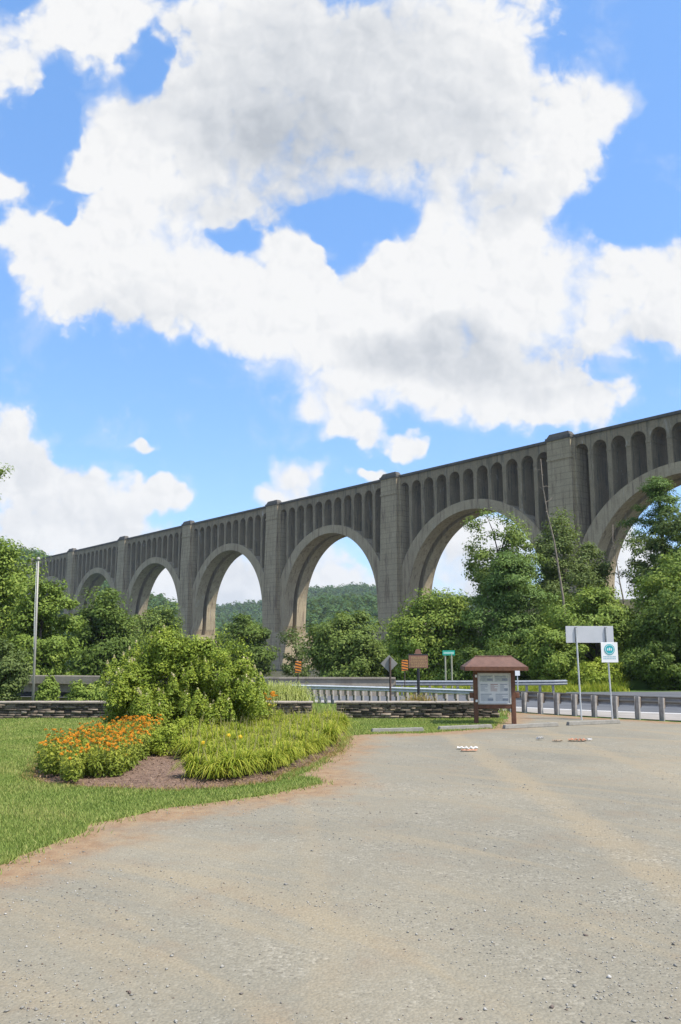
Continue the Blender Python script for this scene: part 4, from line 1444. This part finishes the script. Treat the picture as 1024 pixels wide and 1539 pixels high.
def fringe():
    """taller tufts along the rim of the lawn and weeds behind the walls"""
    r = np.random.default_rng(43)
    e = LOT_EDGE[(LOT_EDGE[:, 1] > 7.5) & (LOT_EDGE[:, 0] < 5)]
    P = np.repeat(e, 26, 0) + r.normal(0, .10, (len(e) * 26, 2))
    P = P[~in_poly(P, BED_EDGE)]
    P = P[r.uniform(0, 1, len(P)) < .25 + .5 * (np.sin(P[:, 0] * 3) * np.sin(P[:, 1] * 2.3) > -.2)]
    P = P[P[:, 1] < 26.4]
    n = len(P)
    o = blades('grass', P, r.uniform(.03, .085, n), r.uniform(.008, .022, n), r.uniform(.3, 1.1, n), L_GRASS, 44)
    tag(o, 'ragged grass tufts straggling over the rim of the gravel', 'grass', kind='stuff')


fringe()


def dry_rim():
    r = np.random.default_rng(45)
    e = BED_EDGE[BED_EDGE[:, 1] < 21]
    P = np.repeat(e, 16, 0) + r.normal(0, .11, (len(e) * 16, 2))
    n = len(P)
    o = blades('grass', P, r.uniform(.02, .07, n) + .02, r.uniform(.01, .025, n), r.uniform(.5, 1.6, n), L_DRY, 46)
    tag(o, 'dry straw coloured grass bits along the rim of the flower bed', 'grass', kind='stuff')


dry_rim()


def undergrowth():
    r = np.random.default_rng(47)
    N = 60000
    px = r.uniform(560, 1250, N); Y = r.uniform(40.6, 52, N)
    X = (px - 512) / 1242 * Y
    keep = (px < 925 + 14 * np.sin(Y * 3)) & (Y > np.where(X > 11, 43.9 + (X - 11) * .12, 41.0))
    P = np.column_stack([X, Y])[keep]
    n = len(P)
    hh = r.uniform(.12, .42, n) * (1 + .7 * (np.sin(P[:, 0] * 1.7) * np.sin(P[:, 1] * 2.2) > .2))
    hh *= np.where((P[:, 0] > 12) & (P[:, 0] < 17), .9, .8)
    o = blades('undergrowth', P, hh, r.uniform(.03, .08, n), r.uniform(.3, 1.1, n), L_LILY, 48, hgt)
    tag(o, 'yellow green weeds and tall grass on the bank beyond the road', 'undergrowth', kind='stuff')
    N = 15000
    px = r.uniform(-120, 760, N); Y = r.uniform(27.2, 33, N)
    P = np.column_stack([(px - 512) / 1242 * Y, Y])
    o = blades('undergrowth', P, r.uniform(.05, .16, N), r.uniform(.02, .05, N), r.uniform(.2, .8, N), L_GRASS, 49, hgt)
    tag(o, 'rough unmown grass growing between the stone walls and the near guardrail', 'undergrowth', kind='stuff')


undergrowth()


# ------------------------------------------------------------------ flower bed
def arching(n, length, width, seed, spread=1.0, up=0.75):
    """a fountain of strap leaves; returns verts, quads, tint"""
    r = np.random.default_rng(seed)
    V, F, T = [], [], []
    for k in range(n):
        a = r.uniform(0, 2 * math.pi); L = length * r.uniform(.6, 1.15); sp = spread * r.uniform(.25, 1.0)
        b0 = np.array([r.normal(0, .05), r.normal(0, .05), 0])
        d = np.array([math.cos(a), math.sin(a), 0]); s = np.array([-d[1], d[0], 0])
        base = len(V); t = r.uniform(0, 1)
        seg = 5
        for i in range(seg + 1):
            u = i / seg
            p = b0 + d * L * sp * .65 * u ** 1.3 + np.array([0, 0, L * up * (1.75 * u - (.72 + .72 * sp) * u * u * 1.1)])
            p[2] = max(p[2], .012 + .02 * (1 - t))
            w = width * (1 - u ** 2.2) * .5 + .0015
            V += [p - s * w, p + s * w]; T += [min(1, t * .8 + .25 * u)] * 2
        for i in range(seg):
            q = base + 2 * i
            F.append((q, q + 1, q + 3, q + 2))
    return np.array(V), np.array(F), np.array(T)


bedz = 0.05


def px_poly(pts): return np.array([tuple(gr(*q).xy) for q in pts])


def sample_poly(poly, n, rmin, seed):
    r = np.random.default_rng(seed)
    lo, hi = poly.min(0), poly.max(0)
    out = []
    for _ in range(n * 200):
        p = r.uniform(lo, hi)
        if not in_poly(p[None], poly)[0]: continue
        if all((p[0] - q[0]) ** 2 + (p[1] - q[1]) ** 2 > rmin ** 2 for q in out): out.append(p)
        if len(out) >= n: break
    return out


# daylilies
lily_poly = px_poly([(283, 1174), (345, 1180), (405, 1167), (455, 1148), (498, 1122), (516, 1103), (508, 1092), (420, 1090), (345, 1098), (300, 1112), (272, 1140)])
protos = []
for k in range(5):
    t = thing('daylily_clump', 'arching yellow green daylily clump in the dense bed beside the gravel', 'daylily', (0, -40, 0), 0, 'daylily clumps in the flower bed')
    v, f, tt = arching(260, .68, .017, 60 + k, 1.1, .74)
    mesh_np('foliage', v, f, L_LILY, t, attr={'tint': tt})
    r = np.random.default_rng(70 + k)
    m = MB()
    for j in range(2):
        a = r.uniform(0, 6.28); q = r.uniform(.05, .3)
        m.tube([(0, 0, 0), (math.cos(a) * q * .6, math.sin(a) * q * .6, .3), (math.cos(a) * q, math.sin(a) * q, r.uniform(.5, .68))], [.006, .005, .004], 4)
    m.build('scape', simple('dry scape', (0.30, 0.26, 0.10), .8), t)
    protos.append(t)
spots = sample_poly(lily_poly, 150, .26, 81)
rr = random.Random(82)
for i, p in enumerate(spots):
    o = protos[i] if i < 5 else copy_tree(protos[i % 5])
    o.location = (p[0], p[1], bedz)
    o.rotation_euler = (0, 0, rr.uniform(0, 6.28))
    o.scale = (1, 1, 1)
    k = rr.uniform(.8, 1.12)
    o.scale = (k, k, k * rr.uniform(.9, 1.08))


def flower_head(seed, rad, mat_p, droop=0.35):
    r = np.random.default_rng(seed)
    V, F, T = [], [], []
    n = 11
    for k in range(n):
        a = 2 * math.pi * k / n + r.normal(0, .08); d = np.array([math.cos(a), math.sin(a), 0]); s = np.array([-d[1], d[0], 0])
        b = len(V); t = r.uniform(.1, .9)
        V += [d * rad * .15 - s * rad * .08 + (0, 0, .004), d * rad * .15 + s * rad * .08 + (0, 0, .004), d * rad * .7 + s * rad * .2, d * rad * .7 - s * rad * .2, d * rad + (0, 0, -rad * droop)]
        F += [(b, b + 1, b + 2, b + 3), (b + 3, b + 2, b + 4, b + 4)]
        T += [t] * 5
    me = bpy.data.meshes.new('blossom')
    me.from_pydata([tuple(q) for q in V], [], [(f[0], f[1], f[2], f[3]) if f[2] != f[3] else f[:3] for f in F if f[2] != f[3]] + [(f[0], f[1], f[2]) for f in F if f[2] == f[3]])
    me.update()
    return V, F, T


def blossom_mesh(seed, rad):
    r = np.random.default_rng(seed)
    bm = bmesh.new()
    lay = bm.verts.layers.float.new('tint')
    n = 12
    for ring, (rs, dz) in enumerate(((1.0, 0.0), (.72, .012))):
        for k in range(n):
            a = 2 * math.pi * (k + .5 * ring) / n + r.normal(0, .07)
            d = Vector((math.cos(a), math.sin(a), 0)); s = Vector((-d.y, d.x, 0)); t = r.uniform(0.05, .95)
            q = [d * rad * .12 - s * rad * .07, d * rad * .12 + s * rad * .07, d * rad * .65 * rs + s * rad * .2, d * rad * rs + Vector((0, 0, -rad * .3)), d * rad * .65 * rs - s * rad * .2]
            vs = [bm.verts.new(p + Vector((0, 0, dz + .004))) for p in q]
            for v_ in vs: v_[lay] = t
            bm.faces.new(vs)
    # domed centre
    c = [bm.verts.new((rad * .22 * math.cos(2 * math.pi * k / 8), rad * .22 * math.sin(2 * math.pi * k / 8), .012)) for k in range(8)]
    tp = bm.verts.new((0, 0, .012 + rad * .25))
    for k in range(8): bm.faces.new((c[k], c[(k + 1) % 8], tp))
    for v_ in c + [tp]: v_[lay] = 0.0
    me = bpy.data.meshes.new('blossom'); bm.to_mesh(me); bm.free()
    return me


def flowering_plant(name, label, group, seed, height, nb, pet, rad=.042):
    r = np.random.default_rng(seed)
    t = thing(name, label, 'flowering plant', (0, -42, 0), 0, group)
    n = 420
    u = r.uniform(0, 1, n)
    a = r.uniform(0, 6.28, n); q = .24 * np.sqrt(r.uniform(0, 1, n)) * (0.75 + .3 * u)
    P = np.column_stack([np.cos(a) * q, np.sin(a) * q, .03 + u * height * .86])
    nn = np.column_stack([np.cos(a) * .7, np.sin(a) * .7, np.full(n, .6)]) + r.normal(size=(n, 3)) * .5
    leaves('foliage', P, nn, .05 * (1.15 - .55 * u) * r.uniform(.7, 1.3, n), L_STEM, t, .36, seed, np.clip(u * .75 + r.uniform(-.2, .3, n), 0, 1))
    m = MB(); me = [blossom_mesh(seed * 3 + j, rad) for j in range(2)]
    for x in me: x.materials.append(pet)
    for j in range(nb):
        a_ = r.uniform(0, 6.28); q_ = .25 * math.sqrt(r.uniform(0, 1)); z = height * (.72 + .42 * r.uniform(0, 1) ** .7)
        p = (math.cos(a_) * q_, math.sin(a_) * q_, z)
        m.tube([(p[0] * .4, p[1] * .4, 0), (p[0] * .8, p[1] * .8, z * .6), p], [.005, .004, .003], 4)
        b = bpy.data.objects.new('blossom', me[j % 2]); col.objects.link(b); b.parent = t
        b.location = p; b.rotation_euler = (r.normal(0, .3), r.normal(0, .3), r.uniform(0, 6.28)); k = r.uniform(.75, 1.2); b.scale = (k, k, k)
    m.build('stems', simple('green stems', (0.10, 0.14, 0.035), .7), t)
    return t


fl_poly = px_poly([(58, 1172), (110, 1180), (172, 1172), (202, 1156), (222, 1134), (232, 1112), (220, 1106), (160, 1122), (90, 1146)])
prot = [flowering_plant('orange_flower_plant', 'orange flowered bushy plant at the left end of the bed', 'orange flowered plants at the left of the bed', 90 + k, .47, 10, L_PETAL, .031) for k in range(4)]
for i, p in enumerate(sample_poly(fl_poly, 62, .26, 91)):
    o = prot[i] if i < 4 else copy_tree(prot[i % 4])
    o.location = (p[0], p[1], bedz); o.rotation_euler = (0, 0, rr.uniform(0, 6.28)); k = rr.uniform(.88, 1.12); o.scale = (k, k, k)
# a few behind, at the shrub's right foot
pr2 = flowering_plant('orange_flower_plant', 'orange flowered plant at the right foot of the big shrub', 'orange flowers by the shrub', 97, .62, 9, L_PETAL, .055)
for i, (px, py) in enumerate([(392, 1098), (400, 1096), (345, 1098), (330, 1102), (318, 1100), (385, 1095)]):
    o = pr2 if i == 0 else copy_tree(pr2)
    p = gr(px, py + 2); o.location = (p.x, p.y, bedz); o.rotation_euler = (0, 0, rr.uniform(0, 6.28)); k = (1.35, 1.25, 1.05, 1.0, 1.0, 1.2)[i]; o.scale = (k, k, k)
# three yellow daylily flowers
py_ = None
for i, (px, py) in enumerate([(341, 1150), (359, 1153), (302, 1166)]):
    if py_ is None:
        py_ = thing('yellow_lily', 'yellow trumpet lily flower above the daylily leaves', 'lily flower', (0, 0, 0), 0, 'yellow lilies in flower')
        m = MB(); m.tube([(0, 0, 0), (.01, 0, .3), (.02, 0, .56)], [.006, .005, .004], 5); m.build('stem', L_STEM, py_)
        bmx = bpy.data.objects.new('blossom', blossom_mesh(333, .042)); bmx.data.materials.append(L_PETALY); col.objects.link(bmx); bmx.parent = py_
        bmx.location = (.02, 0, .56); bmx.rotation_euler = (R(55), 0, 0)
        o = py_
    else: o = copy_tree(py_)
    p = gr(px, py + 8); o.location = (p.x, p.y, bedz); o.rotation_euler = (0, 0, (0, .5, -.4)[i])

# lime green plants
for i, (px, py, w, h, lab) in enumerate([(246, 1139, .62, .54, 'lime green leafy clump between the orange flowers and the mulch'), (287, 1122, .56, .48, 'lime green leafy clump in front of the big shrub, beside the daylilies')]):
    p = gr(px, py)
    t = thing('lime_plant', lab, 'plant', (p.x, p.y, bedz))
    P, nn, tt, C = crown_points((w * .62, w * .55, h * .55), 60, .11, 60, 120 + i, 'round', .3, .9)
    P[:, 2] += h * .5
    ok = P[:, 2] > .02
    leaves('foliage', P[ok], nn[ok], .034 * np.random.default_rng(130 + i).uniform(.6, 1.3, ok.sum()), L_LIME, t, .4, 131 + i, tt[ok])
    m = MB()
    for k in range(14):
        a_ = k * .7; m.tube([(0, 0, 0), (math.cos(a_) * w * .3, math.sin(a_) * w * .3, h * .5)], [.006, .004], 4)
    m.build('stems', L_STEM, t)


def bark_chips():
    r = np.random.default_rng(151)
    lo, hi = BED_EDGE.min(0), BED_EDGE.max(0)
    P = r.uniform(lo, hi, (16000, 2)); P = P[in_poly(P, BED_EDGE)]
    n = len(P)
    c = np.column_stack([P, .065 + r.uniform(-.01, .025, n)])
    nn = np.array([0, 0, 1.0]) + r.normal(size=(n, 3)) * .45
    o = leaves('bark_mulch', c, nn, .02 * r.uniform(.5, 1.6, n), L_CHIP, None, .32, 152)
    tag(o, 'reddish brown bark chips covering the bare part of the flower bed', 'mulch', kind='stuff')


L_CHIP = leaf_mat('bark chips', (0.075, 0.045, 0.028), (0.17, 0.108, 0.07), (0.32, 0.235, 0.155), 0.0, .9)
bark_chips()

# ------------------------------------------------------------------ the big shrub
def big_shrub():
    Y = 21.6
    c = at(272, 1022, Y)
    t = thing('flowering_shrub', 'big rounded green shrub with cream flower spikes rising behind the flower bed', 'shrub', (c.x, Y, .04))
    parts_P, parts_n, parts_t, Cs = [], [], [], []
    lobes = [(215, 1030, 62, 60), (270, 1005, 58, 62), (330, 1020, 58, 55), (365, 1045, 38, 38), (180, 1055, 34, 40), (270, 1060, 90, 32), (250, 980, 32, 30), (300, 985, 30, 32), (225, 1072, 40, 22), (320, 1074, 45, 24), (245, 968, 20, 28)]
    lobes = [(268 + (a_ - 268) * .92, 1095 + (b_ - 1095) * .96, c_ * .92, d_ * .95) for a_, b_, c_, d_ in lobes]
    k_ = Y / 1.02 / 1242
    for i, (px, py, rx, rz) in enumerate(lobes):
        q = at(px, py, Y)
        P, nn, tt, C = crown_points((rx * k_, rx * k_ * .95, rz * k_), 70, .22, 125, 200 + i, 'round', .3, .85)
        o = np.array([q.x - c.x, 0, q.z - .04])
        parts_P.append(P + o); parts_n.append(nn); parts_t.append(tt); Cs.append(C + o)
    P = np.concatenate(parts_P); ok = P[:, 2] > .05
    nn = np.concatenate(parts_n)[ok]; tt = np.concatenate(parts_t)[ok]; P = P[ok]
    r = np.random.default_rng(210)
    leaves('foliage', P, nn, .040 * r.uniform(.6, 1.4, len(P)), L_BUSH, t, .45, 211, tt)
    C = np.concatenate(Cs)
    m = MB()
    for k in range(60):
        e = C[r.integers(len(C))]
        b0 = np.array([r.normal(0, .22), r.normal(0, .15), 0])
        m.tube([b0, (b0 * .5 + e * .5) + np.array([0, 0, .1]), e], [.022, .014, .006], 5)
    m.build('stems', BARK, t)
    # shoots and flower spikes standing out of the crown
    sp, sn, st = [], [], []
    lf, ln, lt = [], [], []
    tips = [(162, 993), (172, 985), (186, 980), (195, 972), (205, 962), (228, 955), (240, 960), (247, 940), (252, 955), (262, 965), (270, 975), (283, 958), (300, 962), (318, 975), (330, 972), (345, 985), (362, 995), (372, 988), (383, 1000), (215, 985), (190, 1010), (180, 1005), (200, 1000), (172, 1015), (230, 995), (157, 1008), (210, 1015), (392, 1010), (285, 975), (258, 985), (240, 1000)]
    for _ in range(170):
        i = r.integers(len(lobes)); L_ = lobes[i]; a = r.uniform(.15, math.pi - .15)
        k2 = r.uniform(.75, 1.05)
        tips.append((L_[0] + math.cos(a) * L_[2] * k2, L_[1] - math.sin(a) * L_[3] * k2))
    for ti, (px, py) in enumerate(tips):
        q = at(px, py, Y - r.uniform(0, 1.0 if py > 985 else .1) - (.5 if ti > 31 and py > 1000 else 0)); e = np.array([q.x - c.x, q.y - Y, q.z - .04])
        L = r.uniform(.08, .15)
        n = 60 if (ti < 31 or (px < 250 and ti % 4 == 0)) else 8
        u = r.uniform(0, 1, n); a = r.uniform(0, 6.28, n); w = .035 * (1 - u * .75)
        sp.append(np.column_stack([e[0] + np.cos(a) * w, e[1] + np.sin(a) * w, e[2] - L * (1 - u)]))
        sn.append(np.column_stack([np.cos(a), np.sin(a), np.full(n, .4)]) + r.normal(size=(n, 3)) * .2); st.append(r.uniform(0, 1, n))
        n = 200
        u = r.uniform(0, 1, n) ** .8; a = r.uniform(0, 6.28, n); w = .04 + .16 * u
        lf.append(np.column_stack([e[0] + np.cos(a) * w, e[1] + np.sin(a) * w, e[2] - L * .5 - .45 * u]))
        ln.append(np.column_stack([np.cos(a), np.sin(a), np.full(n, .8)]) + r.normal(size=(n, 3)) * .4); lt.append(r.uniform(.3, 1, n))
    sp = np.concatenate(sp)
    leaves('flower_spikes', sp, np.concatenate(sn), np.full(len(sp), .03), L_SPIKE, t, .6, 212, np.concatenate(st))
    lf = np.concatenate(lf)
    leaves('shoots', lf, np.concatenate(ln), .038 * r.uniform(.6, 1.3, len(lf)), L_BUSH, t, .45, 213, np.concatenate(lt))


L_BUSH = leaf_mat('shrub leaves', (0.090, 0.131, 0.020), (0.198, 0.267, 0.035), (0.380, 0.425, 0.061), 0.3, .45)
big_shrub()

# ornamental grasses behind the walls
def mound(name, label, px, py, Y, w, h, mat, n, seed, width=.02, spread=1.0, up=.8):
    x = at(px, py, Y).x
    t = thing(name, label, 'ornamental grass', (x, Y, hz(x, Y)))
    v, f, tt = arching(n, h * 1.25, width, seed, spread, up)
    r = np.random.default_rng(seed + 1)
    v[:, :2] += np.repeat(np.column_stack([r.normal(0, w * .27, n), r.normal(0, w * .18, n)]), 12, 0)
    mesh_np('foliage', v, f, mat, t, attr={'tint': tt})
    return t


mound('ornamental_grass', 'pale green fountain of ornamental grass behind the left stone wall', 424, 1052, 28.2, 1.3, 1.08, L_ORN, 3200, 140, .018, 1.05, 1.0)
mound('ornamental_grass', 'dry tawny orange grass clump behind the right stone wall, under the historical marker', 630, 1055, 28.6, .95, .80, L_DRY, 520, 143, .016, .7, .8)
mound('ornamental_grass', 'low orange brown dry weeds behind the wall, between the diamond sign and the tawny clump', 600, 1056, 28.4, .8, .45, L_DRY, 240, 146, .014, .9, .7)

# ------------------------------------------------------------------ trees
TG = 'trees on the left of the valley'
tree('broadleaf_tree', 'tall green tree at the far left, its crown above the flagpole top', 'tree', (-95, 792, 72, 1060), 50, L_BRIGHT, 301, .17, 150, None, 95, group=TG)
tree('broadleaf_tree', 'bright green bushy tree directly behind the flagpole', 'tree', (8, 872, 112, 1062), 46, L_BRIGHT, 302, .15, 120, None, 95, group=TG)
tree('broadleaf_tree', 'darker feathery tree right of the flagpole, in front of the small far arch', 'tree', (96, 893, 212, 1040), 66, L_DARK, 303, .20, 130, None, 90, group=TG)
tree('broadleaf_tree', 'greyish green tree above the left half of the big shrub', 'tree', (182, 905, 282, 1045), 78, L_MID, 304, .22, 100, None, 80, group=TG)
tree('bush', 'pale green rounded bush at the left edge, behind the stone wall', 'bush', (-25, 972, 38, 1066), 36, L_GREY, 305, .10, 70, None, 90, trunk_r=.06)
tree('bush', 'low green bush at the foot of the flagpole tree', 'bush', (56, 1018, 84, 1066), 35, L_BRIGHT, 306, .09, 40, None, 70, trunk_r=.05)
tree('bush', 'spreading low bush in front of the road bridge, left of the big shrub', 'bush', (98, 1026, 176, 1068), 33.5, L_BRIGHT, 307, .09, 70, None, 80, trunk_r=.05)
tree('broadleaf_tree', 'very dark round tree against the foot of a pier, behind the big shrub', 'tree', (332, 940, 412, 1030), 95, L_DARK, 308, .26, 90, None, 85)
tree('broadleaf_tree', 'light green tree beyond the dark tree, seen under the arch', 'tree', (318, 932, 402, 1000), 150, L_MID, 318, .40, 80, None, 70)
tree('sapling', 'thin grey green sapling beside the pier, above the left orange marker', 'tree', (420, 950, 470, 1035), 74, L_GREY, 309, .17, 34, .7, 40, trunk_r=.09)
tree('broadleaf_tree', 'rounded mid green tree under the middle arch', 'tree', (462, 925, 592, 1045), 66, L_MID, 310, .20, 150, None, 90)
tree('broadleaf_tree', 'dark low tree filling the gap right of the rounded tree', 'tree', (540, 955, 640, 1045), 70, L_DARK, 320, .20, 90, None, 80)
tree('broadleaf_tree', 'sunny yellow green tree left of the tall pine, above the historical marker', 'tree', (576, 876, 716, 1035), 60, L_BRIGHT, 311, .18, 170, None, 90)
tree('pine_tree', 'broad dark pine with layered boughs right of centre, behind the kiosk', 'tree', (676, 822, 862, 1035), 57, L_PINE, 312, .20, 230, 1.05, 85, shape='pine', trunk_r=.22)
tree('broadleaf_tree', 'open topped tree rising over the dark pine under the second arch', 'tree', (690, 782, 812, 930), 63, L_MID, 313, .17, 95, .85, 75, trunk_r=.15, hollow=.3)
tree('broadleaf_tree', 'tall slim tree in front of the nearest pier, right of the bare snag', 'tree', (792, 772, 905, 985), 66, L_GREY, 314, .18, 150, .95, 85, shape='tall')
tree('broadleaf_tree', 'yellow green sumac thicket tree behind the wide sign', 'tree', (812, 868, 980, 1030), 54, L_BRIGHT, 315, .17, 150, .8, 85)
tree('pine_tree', 'ragged pine on the right whose tip stands against the nearest arch', 'tree', (930, 712, 1062, 900), 64, L_PINE, 316, .19, 130, .8, 85, shape='pine', trunk_r=.18)
tree('broadleaf_tree', 'light green tree at the right edge, under the nearest arch', 'tree', (968, 758, 1130, 930), 60, L_GREY, 321, .18, 130, .9, 85)
tree('broadleaf_tree', 'great dark leafy tree at the right edge, hanging over the road', 'tree', (938, 885, 1130, 1050), 49.5, L_DARK, 317, .16, 240, .85, 95)
tree('broadleaf_tree', 'leafy mid green tree above the great dark tree at the right edge', 'tree', (948, 838, 1120, 970), 53, L_BRIGHT, 322, .16, 110, .85, 80)
tree('bush', 'round leafy bush between the kiosk roof and the wide sign', 'bush', (782, 938, 870, 1032), 50.5, L_BRIGHT, 319, .14, 80, .6, 85, trunk_r=.08)
tree('bush', 'yellow green roadside bush below the wide sign', 'bush', (855, 992, 935, 1042), 47.5, L_LIME, 323, .12, 60, .45, 80, trunk_r=.05)
tree('bush', 'dark undershrub below the pine, behind the far guardrail', 'bush', (690, 965, 800, 1035), 52, L_DARK, 324, .14, 80, .6, 80, trunk_r=.06)
tree('bush', 'dark shrub mass below the great dark tree, reaching down to the road', 'bush', (928, 960, 1130, 1047), 47.2, L_DARK, 325, .13, 110, .6, 90, trunk_r=.06)
# overhanging bough of a tree that stands left of the frame
tree('broadleaf_tree', 'tree outside the left edge whose leafy twig pokes into view high up', 'tree', (-130, 690, -12, 775), 30, L_BRIGHT, 330, .085, 60, .45, 60, trunk_r=.12, hollow=.5, tx=-160)


# dead snags
def snag(label, base, top, Y, r0, seed):
    b, tp = at(*base, Y), at(*top, Y)
    gz = hz(b.x, Y)
    r = np.random.default_rng(seed)
    t = thing('dead_tree', label, 'dead tree', (b.x, Y, gz))
    dx = tp.x - b.x; H = tp.z - gz
    m = MB()
    pts = [Vector((dx * u + r.normal(0, .05) + .25 * math.sin(u * 5), r.normal(0, .05), H * u - .3 * (1 - u))) for u in np.linspace(0, 1, 9)]
    m.tube(pts, list(np.linspace(r0, r0 * .18, 9)), 7)
    m.build('trunk', DEADWOOD, t, True)
    for k in range(9):
        u = r.uniform(.5, .97); i = int(u * 8); p = pts[i].lerp(pts[min(i + 1, 8)], u * 8 - i)
        a = r.uniform(0, 6.28)
        L = r.uniform(.35, 1.3) * (1.25 - u * .6)
        q = p + Vector((math.cos(a) * L * .8, math.sin(a) * L * .8, r.uniform(-.25, .9) * L))
        md = p.lerp(q, .5) + Vector((r.normal(0, .06), 0, r.normal(0, .08)))
        m2 = MB(); m2.tube([p, md, q], [r0 * .26, r0 * .16, r0 * .05], 5); m2.build('branch', DEADWOOD, t)


snag('tall bare leaning dead trunk standing against the nearest pier', (852, 985), (818, 690), 52.5, .105, 401)
snag('short bare dead trunk standing against the right hand arch', (938, 930), (925, 788), 55, .085, 402)


# ------------------------------------------------------------------ haze
def build_haze():
    m = MB()
    m.box(-4560, 4660, -330, 4860, -15.5, 230)
    me = bpy.data.materials.new('thin summer haze')
    me.use_nodes = True
    t = me.node_tree; t.nodes.clear()
    out = t.nodes.new('ShaderNodeOutputMaterial')
    v = t.nodes.new('ShaderNodeVolumePrincipled')
    v.inputs['Color'].default_value = (0.78, 0.88, 1.0, 1)
    v.inputs['Density'].default_value = HAZE
    t.links.new(v.outputs[0], out.inputs['Volume'])
    o = m.build('haze', me)
    tag(o, 'thin bluish haze in the valley air', 'haze', kind='stuff')


HAZE = 0.00011
build_haze()
